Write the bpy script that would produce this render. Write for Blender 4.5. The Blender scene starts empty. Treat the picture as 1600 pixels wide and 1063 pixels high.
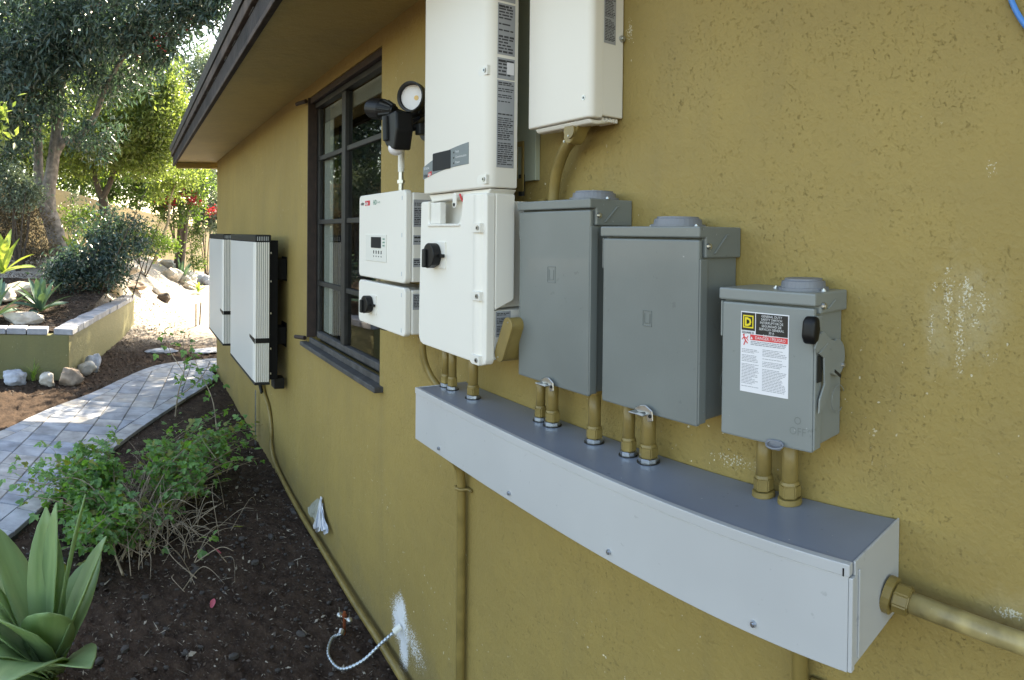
import bpy, bmesh, math, random
import numpy as np
from mathutils import Vector, Matrix, Euler
random.seed(7); RNG = np.random.default_rng(7)
SC = bpy.context.scene; COL = SC.collection
PI = math.pi
# ------------------------------------------------------------------ camera
FPX = 1600/(PI/2)
cd = bpy.data.cameras.new('camera'); cam = bpy.data.objects.new('camera', cd); COL.objects.link(cam); SC.camera = cam
cd.type = 'PANO'; cd.panorama_type = 'CENTRAL_CYLINDRICAL'
cd.central_cylindrical_range_u_min = -PI/4; cd.central_cylindrical_range_u_max = PI/4
cd.central_cylindrical_range_v_max = 380.6/FPX; cd.central_cylindrical_range_v_min = -(1063-380.6)/FPX
cd.central_cylindrical_radius = 1.0
cd.clip_start = 0.02; cd.clip_end = 400
CR = Matrix(((0.54954222, -0.01743939, 0.83528391), (0.83540247, -0.00085413, -0.54963806), (0.01029879, 0.99984756, 0.01409953)))
cam.matrix_world = Matrix.Translation((0, 0, 1.46)) @ CR.to_4x4()
# ------------------------------------------------------------------ world, sun, exposure
SUN_EL = math.radians(40); SUN_AZ = math.radians(-56)      # azimuth from +y towards +x
w = bpy.data.worlds.new('World'); SC.world = w; w.use_nodes = True
nt = w.node_tree; sky = nt.nodes.new('ShaderNodeTexSky'); sky.sky_type = 'NISHITA'; sky.sun_disc = False
sky.sun_elevation = SUN_EL; sky.sun_rotation = SUN_AZ % (2*PI)
nt.links.new(sky.outputs[0], nt.nodes['Background'].inputs[0]); nt.nodes['Background'].inputs[1].default_value = 0.15
sl = bpy.data.lights.new('sun', 'SUN'); sl.energy = 5.0; sl.angle = math.radians(0.5); sl.color = (1, .95, .86)
so = bpy.data.objects.new('sun', sl); COL.objects.link(so)
sdir = Vector((math.sin(SUN_AZ)*math.cos(SUN_EL), math.cos(SUN_AZ)*math.cos(SUN_EL), math.sin(SUN_EL)))
so.rotation_euler = sdir.to_track_quat('Z', 'Y').to_euler(); so.location = sdir*30
SC.view_settings.view_transform = 'Standard'; SC.view_settings.look = 'None'; SC.view_settings.gamma = 1
SC.view_settings.use_curve_mapping = False; SC.view_settings.exposure = 2.25
SC.view_settings.use_white_balance = True; SC.view_settings.white_balance_temperature = 8200; SC.view_settings.white_balance_tint = 8
SC.cycles.max_bounces = 8; SC.cycles.diffuse_bounces = 4; SC.cycles.transparent_max_bounces = 8
SC.cycles.use_denoising = True

# ------------------------------------------------------------------ material helpers
def mat(name, col, rough=.6, metal=0, var=0, vscale=5, bump=0, bscale=60, spec=.5, coat=0, detail=4, specks=0):
    m = bpy.data.materials.new(name); m.use_nodes = True; n = m.node_tree.nodes; L = m.node_tree.links
    b = n['Principled BSDF']; b.inputs['Base Color'].default_value = (*col, 1); b.inputs['Roughness'].default_value = rough
    b.inputs['Metallic'].default_value = metal; b.inputs['Specular IOR Level'].default_value = spec
    b.inputs['Coat Weight'].default_value = coat
    tc = n.new('ShaderNodeTexCoord')
    if var:
        t = n.new('ShaderNodeTexNoise'); t.inputs['Scale'].default_value = vscale; t.inputs['Detail'].default_value = detail
        L.new(tc.outputs['Object'], t.inputs['Vector'])
        r = n.new('ShaderNodeValToRGB'); r.color_ramp.elements[0].position = .3; r.color_ramp.elements[1].position = .7
        r.color_ramp.elements[0].color = (*[c*(1-var) for c in col], 1); r.color_ramp.elements[1].color = (*[min(1, c*(1+var)) for c in col], 1)
        L.new(t.outputs[0], r.inputs[0]); L.new(r.outputs[0], b.inputs['Base Color'])
        rr = n.new('ShaderNodeMapRange'); rr.inputs[3].default_value = max(.02, rough*.8); rr.inputs[4].default_value = min(1, rough*1.2)
        L.new(t.outputs[0], rr.inputs[0]); L.new(rr.outputs[0], b.inputs['Roughness'])
    if specks:
        src = b.inputs['Base Color'].links[0].from_socket if b.inputs['Base Color'].links else None
        def thr(sc, lo, hi, stretch=(1, 1, 1)):
            mp = n.new('ShaderNodeMapping'); mp.inputs['Scale'].default_value = stretch; L.new(tc.outputs['Object'], mp.inputs[0])
            q = n.new('ShaderNodeTexNoise'); q.inputs['Scale'].default_value = sc; q.inputs['Detail'].default_value = 3; L.new(mp.outputs[0], q.inputs['Vector'])
            k = n.new('ShaderNodeMapRange'); k.inputs[1].default_value = lo; k.inputs[2].default_value = hi; k.inputs[4].default_value = .6*specks; L.new(q.outputs[0], k.inputs[0]); return k.outputs[0]
        for f, cc in ((thr(120, .735, .76), (.7, .69, .66)), (thr(60, .70, .74), tuple(c*.45 for c in col)), (thr(5, .5, .8), tuple(c*1.15+.03 for c in col))):
            mx = n.new('ShaderNodeMix'); mx.data_type = 'RGBA'; L.new(f, mx.inputs[0]); mx.inputs[7].default_value = (*cc, 1)
            if src is None: mx.inputs[6].default_value = (*col, 1)
            else: L.new(src, mx.inputs[6])
            src = mx.outputs[2]
        L.new(src, b.inputs['Base Color'])
    if bump:
        t2 = n.new('ShaderNodeTexNoise'); t2.inputs['Scale'].default_value = bscale; t2.inputs['Detail'].default_value = 5
        L.new(tc.outputs['Object'], t2.inputs['Vector'])
        bm_ = n.new('ShaderNodeBump'); bm_.inputs['Strength'].default_value = bump; bm_.inputs['Distance'].default_value = .004
        L.new(t2.outputs[0], bm_.inputs['Height']); L.new(bm_.outputs[0], b.inputs['Normal'])
    return m

def leafmat(name, c0, c1, trans=.35, rough=.45, tcol=None):
    m = bpy.data.materials.new(name); m.use_nodes = True; n = m.node_tree.nodes; L = m.node_tree.links
    b = n['Principled BSDF']; b.inputs['Roughness'].default_value = rough
    g = n.new('ShaderNodeNewGeometry'); r = n.new('ShaderNodeValToRGB')
    r.color_ramp.elements[0].color = (*c0, 1); r.color_ramp.elements[1].color = (*c1, 1)
    L.new(g.outputs['Random Per Island'], r.inputs[0]); L.new(r.outputs[0], b.inputs['Base Color'])
    tr = n.new('ShaderNodeBsdfTranslucent'); mx = n.new('ShaderNodeMixShader'); mx.inputs[0].default_value = trans
    mul = n.new('ShaderNodeMix'); mul.data_type = 'RGBA'; mul.blend_type = 'MULTIPLY'; mul.inputs[0].default_value = 1
    tcol = tcol or (3.2, 3.4, 1.0)
    mul.inputs[7].default_value = (*tcol, 1); L.new(r.outputs[0], mul.inputs[6]); L.new(mul.outputs[2], tr.inputs[0])
    L.new(b.outputs[0], mx.inputs[1]); L.new(tr.outputs[0], mx.inputs[2])
    L.new(mx.outputs[0], n['Material Output'].inputs[0])
    return m

def blade_mat(name, mid, edge, trans=.2):
    """agave leaf: smooth waxy blade with a paler base and lengthwise streaks (generated Y runs base to tip)"""
    m = bpy.data.materials.new(name); m.use_nodes = True; n = m.node_tree.nodes; L = m.node_tree.links
    b = n['Principled BSDF']; b.inputs['Roughness'].default_value = .42; b.inputs['Specular IOR Level'].default_value = .35
    tc = n.new('ShaderNodeTexCoord'); mp = n.new('ShaderNodeMapping'); mp.inputs['Scale'].default_value = (14, 1.6, 6)
    L.new(tc.outputs['Object'], mp.inputs[0]); t = n.new('ShaderNodeTexNoise'); t.inputs['Scale'].default_value = 2.2; t.inputs['Detail'].default_value = 5
    L.new(mp.outputs[0], t.inputs['Vector']); r = n.new('ShaderNodeValToRGB'); r.color_ramp.elements[0].position = .3; r.color_ramp.elements[1].position = .72
    r.color_ramp.elements[0].color = (*mid, 1); r.color_ramp.elements[1].color = (*edge, 1); L.new(t.outputs[0], r.inputs[0])
    L.new(r.outputs[0], b.inputs['Base Color'])
    mp2 = n.new('ShaderNodeMapping'); mp2.inputs['Scale'].default_value = (260, 3, 20); L.new(tc.outputs['Object'], mp2.inputs[0]); t5 = n.new('ShaderNodeTexNoise'); t5.inputs['Scale'].default_value = 1; t5.inputs['Detail'].default_value = 3; L.new(mp2.outputs[0], t5.inputs['Vector'])
    bp = n.new('ShaderNodeBump'); bp.inputs['Strength'].default_value = .35; bp.inputs['Distance'].default_value = .002; L.new(t5.outputs[0], bp.inputs['Height']); L.new(bp.outputs[0], b.inputs['Normal'])
    t6 = n.new('ShaderNodeTexNoise'); t6.inputs['Scale'].default_value = 60; t6.inputs['Detail'].default_value = 4; L.new(tc.outputs['Object'], t6.inputs['Vector']); r6 = n.new('ShaderNodeMapRange'); r6.inputs[1].default_value = .68; r6.inputs[2].default_value = .74; r6.inputs[4].default_value = .7; L.new(t6.outputs[0], r6.inputs[0])
    m6 = n.new('ShaderNodeMix'); m6.data_type = 'RGBA'; m6.inputs[7].default_value = (.30, .24, .13, 1); L.new(r6.outputs[0], m6.inputs[0]); L.new(r.outputs[0], m6.inputs[6]); L.new(m6.outputs[2], b.inputs['Base Color'])
    tr = n.new('ShaderNodeBsdfTranslucent'); tr.inputs[0].default_value = (edge[0]*1.5, edge[1]*1.5, edge[2]*.6, 1); mx = n.new('ShaderNodeMixShader'); mx.inputs[0].default_value = trans
    L.new(b.outputs[0], mx.inputs[1]); L.new(tr.outputs[0], mx.inputs[2]); L.new(mx.outputs[0], n['Material Output'].inputs[0])
    return m

def stucco(name, col, marks=False, pit=1.0, rough_b=.5):
    m = bpy.data.materials.new(name); m.use_nodes = True; n = m.node_tree.nodes; L = m.node_tree.links
    b = n['Principled BSDF']; b.inputs['Roughness'].default_value = .62; b.inputs['Specular IOR Level'].default_value = .35
    tc = n.new('ShaderNodeTexCoord'); V = tc.outputs['Object']
    def noise(sc, det=4, rough=.5, vec=V):
        t = n.new('ShaderNodeTexNoise'); t.inputs['Scale'].default_value = sc; t.inputs['Detail'].default_value = det
        t.inputs['Roughness'].default_value = rough; L.new(vec, t.inputs['Vector']); return t.outputs[0]
    def ramp(src, p0, p1, v0=0, v1=1):
        r = n.new('ShaderNodeMapRange'); r.inputs[1].default_value = p0; r.inputs[2].default_value = p1
        r.inputs[3].default_value = v0; r.inputs[4].default_value = v1; L.new(src, r.inputs[0]); return r.outputs[0]
    def math_(op, a, c):
        q = n.new('ShaderNodeMath'); q.operation = op
        for i, s in enumerate((a, c)):
            if isinstance(s, (int, float)): q.inputs[i].default_value = s
            else: L.new(s, q.inputs[i])
        return q.outputs[0]
    def mix(f, a, c):
        q = n.new('ShaderNodeMix'); q.data_type = 'RGBA'
        if isinstance(f, (int, float)): q.inputs[0].default_value = f
        else: L.new(f, q.inputs[0])
        for i, s in ((6, a), (7, c)):
            if isinstance(s, tuple): q.inputs[i].default_value = (*s, 1)
            else: L.new(s, q.inputs[i])
        return q.outputs[2]
    c = mix(ramp(noise(1.3, 5), .3, .7), tuple(x*.86 for x in col), tuple(x*1.1 for x in col))
    c = mix(ramp(noise(9, 5, .6), .4, .75, 0, .35), c, (col[0]*.82, col[1]*.84, col[2]*1.0))
    stm = n.new('ShaderNodeMapping'); stm.inputs['Scale'].default_value = (5, 5, .7); L.new(V, stm.inputs[0])
    c = mix(ramp(noise(1.6, 6, .65, stm.outputs[0]), .5, .72, 0, .38), c, (col[0]*.70, col[1]*.74, col[2]*.95))
    c = mix(ramp(noise(3.3, 6, .7), .55, .8, 0, .4), c, (col[0]*1.22, col[1]*1.2, col[2]*1.25))
    if marks:
        sz = n.new('ShaderNodeSeparateXYZ'); L.new(V, sz.inputs[0])
        low = math_('ADD', sz.outputs[2], ramp(noise(4, 5, .7), .3, .7, -.16, .16))
        c = mix(ramp(low, .03, .18, .4, 0), c, (.20, .165, .085))
    # pits left by the float: small dark specks, denser in patches
    pm = ramp(math_('ADD', math_('MULTIPLY', noise(190, 4, .7), .7), math_('MULTIPLY', noise(75, 3, .6), .3)), .563, .635)
    zone = math_('MULTIPLY', ramp(noise(5, 4, .65), .42, .62, .12, 1), ramp(noise(30, 3, .6), .38, .58, .15, 1))
    pits = math_('MULTIPLY', math_('MULTIPLY', pm, zone), pit)
    c = mix(math_('MULTIPLY', pits, .48), c, (col[0]*.36, col[1]*.36, col[2]*.45))
    # chips where the white undercoat shows
    chips = math_('MULTIPLY', ramp(noise(95, 2, .5), .73, .75), ramp(noise(2.1, 2), .5, .6))
    c = mix(chips, c, (.72, .66, .5))
    if marks:
        sep = n.new('ShaderNodeSeparateXYZ'); L.new(V, sep.inputs[0])
        def patch(x, z, rx, rz, gs=130, lo=.45, hi=.62, tint=(.75, .75, .76), dens=1.0):
            dx = math_('DIVIDE', math_('SUBTRACT', sep.outputs[0], x), rx); dz = math_('DIVIDE', math_('SUBTRACT', sep.outputs[2], z), rz)
            d = math_('SQRT', math_('ADD', math_('MULTIPLY', dx, dx), math_('MULTIPLY', dz, dz)), 0)
            d = math_('ADD', d, ramp(noise(14, 4), .3, .7, -.14, .14))
            f = ramp(d, .25, 1.05, dens, 0)
            g = ramp(noise(gs, 3, .6), .32, .68)
            return ramp(math_('ADD', math_('MULTIPLY', g, .85), f), .98, 1.12), tint
        P = [patch(-2.00, .150, .095, .115, 240, dens=1.15), patch(-1.965, .085, .060, .11, 240, dens=1.05), patch(-1.89, .13, .13, .09, 280, dens=.58), patch(-1.97, .12, .13, .17, 280, dens=.42)]
        for (x, z, rx, rz, de) in [(a, b, c*1.25, d*1.15, e*.80) for a, b, c, d, e in [(-.290, 1.375, .012, .055, .62), (-.272, 1.33, .010, .085, .60), (-.262, 1.385, .012, .03, .72), (-.240, 1.375, .014, .022, .58), (-.315, 1.335, .008, .045, .5), (-.25, 1.345, .012, .02, .5),
                                   (-.31, 1.39, .006, .015, .6), (-.225, 1.30, .014, .02, .45), (-.19, .945, .035, .012, .75), (-2.9, .155, .03, .02, .5), (-.66, 1.08, .07, .018, .55), (-.93, 1.86, .012, .03, .6), (-1.44, .28, .012, .03, .5), (-.23, 1.56, .012, .02, .5)]]:
            P.append(patch(x, z, rx, rz, gs=330, dens=de*1.06, tint=(.60, .55, .42)))
        for hx, hz, hr, hs in ((-.27, 1.36, .05, .10), (-.235, 1.36, .04, .07), (-.31, 1.33, .02, .08), (-.19, .95, .06, .03)):
            dx = math_('DIVIDE', math_('SUBTRACT', sep.outputs[0], hx), hr); dz = math_('DIVIDE', math_('SUBTRACT', sep.outputs[2], hz), hs)
            d = math_('ADD', math_('SQRT', math_('ADD', math_('MULTIPLY', dx, dx), math_('MULTIPLY', dz, dz)), 0), ramp(noise(40, 4, .7), .3, .7, -.4, .4))
            c = mix(ramp(d, .1, 1.1, .14, 0), c, (.52, .48, .34))
        for f, t in P: c = mix(f, c, t)
    L.new(c, b.inputs['Base Color'])
    h = math_('ADD', math_('MULTIPLY', noise(130, 4, .6), .5), math_('MULTIPLY', noise(28, 3), .8))
    h = math_('SUBTRACT', h, math_('MULTIPLY', pits, .9))
    bp = n.new('ShaderNodeBump'); bp.inputs['Strength'].default_value = rough_b; bp.inputs['Distance'].default_value = .006
    L.new(h, bp.inputs['Height']); L.new(bp.outputs[0], b.inputs['Normal'])
    return m

def soilmat(name, c0, c1, c2):
    m = bpy.data.materials.new(name); m.use_nodes = True; n = m.node_tree.nodes; L = m.node_tree.links
    b = n['Principled BSDF']; b.inputs['Roughness'].default_value = .95; b.inputs['Specular IOR Level'].default_value = .15
    tc = n.new('ShaderNodeTexCoord')
    t = n.new('ShaderNodeTexNoise'); t.inputs['Scale'].default_value = 14; t.inputs['Detail'].default_value = 8; t.inputs['Roughness'].default_value = .7
    L.new(tc.outputs['Object'], t.inputs['Vector'])
    r = n.new('ShaderNodeValToRGB'); e = r.color_ramp.elements; e[0].position = .32; e[0].color = (*c0, 1); e[1].position = .72; e[1].color = (*c1, 1)
    L.new(t.outputs[0], r.inputs[0])
    v = n.new('ShaderNodeTexVoronoi'); v.inputs['Scale'].default_value = 75; L.new(tc.outputs['Object'], v.inputs['Vector'])
    rr = n.new('ShaderNodeMapRange'); rr.inputs[1].default_value = .0; rr.inputs[2].default_value = .3; rr.inputs[3].default_value = .5; rr.inputs[4].default_value = 0
    L.new(v.outputs['Distance'], rr.inputs[0])
    mx = n.new('ShaderNodeMix'); mx.data_type = 'RGBA'; mx.inputs[7].default_value = (*c2, 1); L.new(rr.outputs[0], mx.inputs[0]); L.new(r.outputs[0], mx.inputs[6])
    L.new(mx.outputs[2], b.inputs['Base Color'])
    bp = n.new('ShaderNodeBump'); bp.inputs['Strength'].default_value = .9; bp.inputs['Distance'].default_value = .012
    t3 = n.new('ShaderNodeTexNoise'); t3.inputs['Scale'].default_value = 60; t3.inputs['Detail'].default_value = 6; L.new(tc.outputs['Object'], t3.inputs['Vector'])
    L.new(t3.outputs[0], bp.inputs['Height']); L.new(bp.outputs[0], b.inputs['Normal'])
    return m

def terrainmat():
    """dark mulch by the house, pale earth beyond; sun and shade put into the split"""
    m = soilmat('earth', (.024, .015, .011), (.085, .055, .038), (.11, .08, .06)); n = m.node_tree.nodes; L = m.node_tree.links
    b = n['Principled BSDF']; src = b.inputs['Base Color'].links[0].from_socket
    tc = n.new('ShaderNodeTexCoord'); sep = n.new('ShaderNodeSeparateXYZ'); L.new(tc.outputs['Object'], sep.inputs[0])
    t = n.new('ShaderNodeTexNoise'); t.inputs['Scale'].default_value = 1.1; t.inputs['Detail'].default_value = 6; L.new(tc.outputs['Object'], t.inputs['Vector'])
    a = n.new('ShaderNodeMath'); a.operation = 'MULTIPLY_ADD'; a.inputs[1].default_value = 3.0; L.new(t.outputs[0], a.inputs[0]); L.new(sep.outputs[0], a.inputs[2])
    r = n.new('ShaderNodeMapRange'); r.inputs[1].default_value = -6.4; r.inputs[2].default_value = -8.2; L.new(a.outputs[0], r.inputs[0])  # tone change put where the house shade gives way to sun
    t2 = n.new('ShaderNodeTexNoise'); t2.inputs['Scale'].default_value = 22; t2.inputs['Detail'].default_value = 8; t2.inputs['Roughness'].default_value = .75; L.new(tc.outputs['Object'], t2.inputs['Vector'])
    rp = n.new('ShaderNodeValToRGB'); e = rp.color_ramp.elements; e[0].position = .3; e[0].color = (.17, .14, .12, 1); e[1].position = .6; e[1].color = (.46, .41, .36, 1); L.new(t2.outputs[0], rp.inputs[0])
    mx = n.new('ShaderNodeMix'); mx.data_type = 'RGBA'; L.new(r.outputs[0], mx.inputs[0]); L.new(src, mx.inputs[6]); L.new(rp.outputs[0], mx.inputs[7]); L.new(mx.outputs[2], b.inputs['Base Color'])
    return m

M = dict(
    wall=stucco('olive stucco', (.332, .240, .078), marks=True, rough_b=.55),
    soffit=stucco('olive soffit stucco', (.43, .335, .125), pit=.3, rough_b=.8),
    planter=stucco('olive planter stucco', (.185, .175, .078), pit=.3, rough_b=.6),
    tanwall=stucco('tan garden wall stucco', (.42, .33, .19), pit=.2),
    wood=mat('weathered dark wood', (.043, .037, .035), .85, var=.55, vscale=7, bump=.9, bscale=26, spec=.2, detail=8),
    woodlite=mat('weathered brown trim', (.082, .064, .055), .85, var=.5, vscale=11, bump=.8, bscale=30, spec=.2, detail=8),
    roof=mat('roof shingle', (.07, .065, .06), .9, var=.3, vscale=20, bump=.6),
    sash=mat('window black paint', (.022, .022, .021), .5, var=.35, vscale=18, bump=.25, bscale=45),
    sill=mat('window sill worn paint', (.062, .060, .060), .7, var=.4, vscale=22, bump=.5, bscale=50),
    rust=mat('rusty brown iron', (.034, .021, .017), .7, var=.4, vscale=25, bump=.3),
    curtain=mat('pale window curtain', (.72, .70, .64), .9, var=.05),
    inside=mat('room darkness tone', (.02, .02, .019), .9), lining=mat('grey blind', (.42, .41, .39), .8),  # inside: near black, the unlit room's darkness put into its colour
    g49=mat('grey green enamel', (.165, .182, .175), .40, var=.10, vscale=4, specks=.5, bump=.03, bscale=200, coat=.15),
    g49l=mat('grey enamel cover', (.225, .245, .238), .38, var=.08, vscale=4, specks=.5, coat=.15),
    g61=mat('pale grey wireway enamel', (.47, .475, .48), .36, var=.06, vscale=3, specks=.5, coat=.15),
    g61t=mat('shade toned wireway enamel', (.20, .232, .29), .36, var=.12, vscale=4, specks=1, coat=.2),  # same paint as the cover, darkened to stand for the soffit's shade
    hub=mat('cast hub grey', (.19, .20, .225), .5, var=.08, bump=.15, bscale=90),
    white=mat('white powder coat', (.80, .765, .70), .42, var=.015, vscale=2),
    white2=mat('white plastic', (.77, .74, .68), .35),
    plate=mat('pale green grey board', (.33, .36, .28), .6, var=.04, bump=.05),
    chrome=mat('zinc plated steel', (.50, .50, .48), .36, 1, var=.15, vscale=40),
    galv=mat('galvanised lock ring', (.5, .54, .6), .35, 1, var=.1, vscale=60),
    olivepipe=mat('olive painted conduit', (.235, .168, .052), .40, var=.22, vscale=18, bump=.12, bscale=80),
    wornpipe=mat('worn olive painted pipe', (.30, .235, .10), .35, var=.5, vscale=22, bump=.15, bscale=60, specks=1.2), black=mat('black plastic', (.006, .006, .0065), .45, spec=.3), dgrey=mat('dark grey plastic', (.018, .019, .019), .5, spec=.3),
    lens=mat('white lamp lens', (.8, .79, .82), .25), led=mat('yellow led chip', (.85, .55, .2), .4),
    silver=mat('brushed aluminium panel', (.60, .59, .575), .42, .1, var=.03, vscale=2), rib=mat('aluminium ribs', (.78, .76, .72), .4, .1),
    blackdeep=mat('black battery chassis', (.004, .004, .0045), .65, spec=.15),
    sticker=mat('grey rating sticker', (.33, .34, .36), .5), ink=mat('printed ink', (.045, .045, .05), .6), inkm=mat('mid grey print', (.28, .28, .31), .6), inkg=mat('pale printed ink', (.55, .58, .6), .6),
    paper=mat('white warning label', (.78, .77, .8), .5), red=mat('label red', (.75, .055, .06), .5), redlogo=mat('logo red', (.65, .03, .04), .5), yellow=mat('label yellow', (.8, .62, .03), .5),
    lblack=mat('label black', (.014, .013, .013), .45), lwhite=mat('label lettering white', (.75, .75, .75), .5), panelgrey=mat('display panel grey', (.155, .185, .195), .4), lcd=mat('dark display', (.006, .008, .012), .5, spec=.25),
    emb=mat('cream control panel', (.74, .72, .66), .45), greenink=mat('green ink', (.12, .28, .2), .5),
    steel=mat('silver flexible conduit', (.45, .5, .54), .32, .9), brass=mat('copper brass valve', (.36, .10, .045), .4, .6, var=.3, vscale=80), plastic=mat('crumpled plastic sheet', (.42, .45, .52), .25, var=.25, vscale=30, bump=.3, bscale=40),
    film=mat('cloudy film', (.42, .41, .33), .25), plastic2=mat('white plastic fold', (.70, .70, .73), .3, var=.1, vscale=40), blue=mat('blue cable', (.06, .26, .72), .4), wirewhite=mat('white conduit', (.75, .74, .68), .45),
    paver=mat('grey concrete paver', (.31, .325, .36), .85, var=.38, specks=.8, vscale=7, bump=.4, bscale=120), paver2=mat('warm grey concrete paver', (.36, .35, .35), .85, var=.38, specks=.8, vscale=9, bump=.4, bscale=120),
    paver3=mat('bluish concrete paver', (.25, .275, .325), .85, var=.38, specks=.8, vscale=8, bump=.4, bscale=120), sand=mat('joint sand', (.05, .045, .04), .95, var=.3, vscale=40, bump=.3),
    cap=mat('planter cap paver', (.32, .33, .37), .8, var=.25, vscale=10, bump=.4, bscale=90),
    rock=mat('pale limestone', (.50, .46, .41), .9, var=.35, vscale=9, bump=.9, bscale=16), rockb=mat('brown weathered stone', (.30, .23, .18), .9, var=.5, vscale=14, bump=1, bscale=22), rockg=mat('bluish grey stone', (.38, .40, .45), .9, var=.35, vscale=12, bump=.8, bscale=22),
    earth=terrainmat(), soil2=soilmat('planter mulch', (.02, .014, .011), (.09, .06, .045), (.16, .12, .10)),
    bark=mat('grey tree bark', (.21, .19, .18), .9, var=.45, vscale=14, bump=1, bscale=30), barkd=mat('dark tree bark', (.07, .055, .045), .9, var=.4, vscale=14, bump=1, bscale=30),
    barkp=mat('pale thin bark', (.30, .25, .19), .9, var=.3, vscale=20, bump=.6), twig=mat('dry tan twig', (.30, .235, .165), .85, var=.35, vscale=30), greenstem=mat('green stem', (.09, .11, .04), .7, var=.3, vscale=20),
    lf_dark=leafmat('glaucous dark leaves', (.020, .040, .034), (.085, .13, .125), .24, .27, (2.0, 2.4, 1.3)),
    lf_yel=leafmat('yellow green leaves', (.06, .095, .03), (.19, .235, .085), .42, .4, (2.3, 2.4, 1.3)),
    lf_mid=leafmat('mid green leaves', (.025, .055, .02), (.085, .13, .05), .35),
    lf_grey=leafmat('grey green leaves', (.06, .085, .065), (.20, .24, .20), .3, .5, (2, 2.2, 1.3)),
    lf_bush=leafmat('bush leaves', (.06, .15, .045), (.15, .28, .085), .3, .45), lf_old=leafmat('faded bush leaves', (.09, .12, .03), (.20, .20, .05), .3, .6),
    lf_brown=leafmat('brown hedge leaves', (.05, .045, .03), (.15, .12, .085), .25, .6, (2, 1.8, 1.2)), lf_red=leafmat('red flowers', (.22, .012, .02), (.42, .03, .045), .25, .6, (1.3, .8, .8)),
    agave=blade_mat('grey green agave', (.205, .32, .15), (.37, .48, .23), .28), agave2=blade_mat('yellow edged agave', (.18, .30, .08), (.38, .46, .16), .3), agave3=blade_mat('dark blue agave', (.05, .11, .085), (.12, .21, .17), .12), grass=leafmat('grass blades', (.10, .18, .04), (.22, .30, .08), .4),
    chip=mat('mulch chip', (.078, .056, .042), .9, var=.75, vscale=40), chipl=mat('pale litter', (.33, .28, .22), .9, var=.5, vscale=11), pebble=mat('dark pebble', (.06, .052, .047), .85, var=.4, vscale=18, bump=.4), petal=mat('fallen pink petal', (.42, .07, .10), .6), orange=mat('orange fallen leaf', (.7, .17, .06), .6),
)
gl = bpy.data.materials.new('window glass'); gl.use_nodes = True; _n = gl.node_tree.nodes; _L = gl.node_tree.links
_g = _n.new('ShaderNodeBsdfGlossy'); _g.inputs['Roughness'].default_value = .015; _t = _n.new('ShaderNodeBsdfTransparent'); _t.inputs[0].default_value = (.75, .78, .77, 1)
_f = _n.new('ShaderNodeFresnel'); _f.inputs[0].default_value = 2.2; _m = _n.new('ShaderNodeMixShader'); _gm = _n.new('ShaderNodeNewGeometry'); _ml = _n.new('ShaderNodeMath'); _ml.operation = 'MULTIPLY'; _iv = _n.new('ShaderNodeMath'); _iv.operation = 'SUBTRACT'; _iv.inputs[0].default_value = 1; _L.new(_gm.outputs['Backfacing'], _iv.inputs[1]); _L.new(_f.outputs[0], _ml.inputs[0]); _L.new(_iv.outputs[0], _ml.inputs[1]); _L.new(_ml.outputs[0], _m.inputs[0]); _L.new(_t.outputs[0], _m.inputs[1]); _L.new(_g.outputs[0], _m.inputs[2]); _L.new(_m.outputs[0], _n['Material Output'].inputs[0])
M['glass'] = gl

# ------------------------------------------------------------------ object helpers
def link(name, me, m, parent=None, loc=None):
    o = bpy.data.objects.new(name, me); COL.objects.link(o)
    if m is not None and me is not None and not me.materials:
        for x in (m if isinstance(m, (list, tuple)) else [m]): me.materials.append(x)
    if parent is not None:
        o.parent = parent
        o.matrix_parent_inverse = Matrix.Translation(-parent.location)
    if loc is not None: o.location = loc
    return o

def obj(name, bm, m, parent=None, smooth=False, loc=None):
    me = bpy.data.meshes.new(name); bmesh.ops.recalc_face_normals(bm, faces=bm.faces[:]) if len(bm.faces) < 5000 else None
    bm.to_mesh(me); bm.free()
    if smooth: me.polygons.foreach_set('use_smooth', [True]*len(me.polygons)); me.set_sharp_from_angle(angle=math.radians(42))
    return link(name, me, m, parent, loc)

def tag(o, label, cat, group=None, kind=None):
    if label: o['label'] = label
    if cat: o['category'] = cat
    if group: o['group'] = group
    if kind: o['kind'] = kind
    return o

def thing(name, label, cat, loc, group=None):
    o = bpy.data.objects.new(name, None); COL.objects.link(o); o.location = loc; o.empty_display_size = .05
    return tag(o, label, cat, group)

def B():
    return bmesh.new()

def box(bm, x0, x1, y0, y1, z0, z1, bev=0, seg=2):
    r = bmesh.ops.create_cube(bm, size=1)
    bmesh.ops.scale(bm, vec=(abs(x1-x0), abs(y1-y0), abs(z1-z0)), verts=r['verts'])
    bmesh.ops.translate(bm, vec=((x0+x1)/2, (y0+y1)/2, (z0+z1)/2), verts=r['verts'])
    if bev:
        es = list({e for v in r['verts'] for e in v.link_edges})
        bmesh.ops.bevel(bm, geom=es, offset=bev, segments=seg, affect='EDGES', profile=.5)
    return bm

def bx(name, m, parent, x0, x1, y0, y1, z0, z1, bev=0, seg=2):
    return obj(name, box(B(), x0, x1, y0, y1, z0, z1, bev, seg), m, parent)

def cyl(bm, p0, p1, r0, r1=None, seg=20, cap=True):
    p0 = Vector(p0); p1 = Vector(p1); d = p1-p0; q = d.to_track_quat('Z', 'Y').to_matrix().to_4x4()
    bmesh.ops.create_cone(bm, cap_ends=cap, segments=seg, radius1=r0, radius2=r0 if r1 is None else r1, depth=d.length, matrix=Matrix.Translation((p0+p1)/2) @ q)
    return bm

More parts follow.
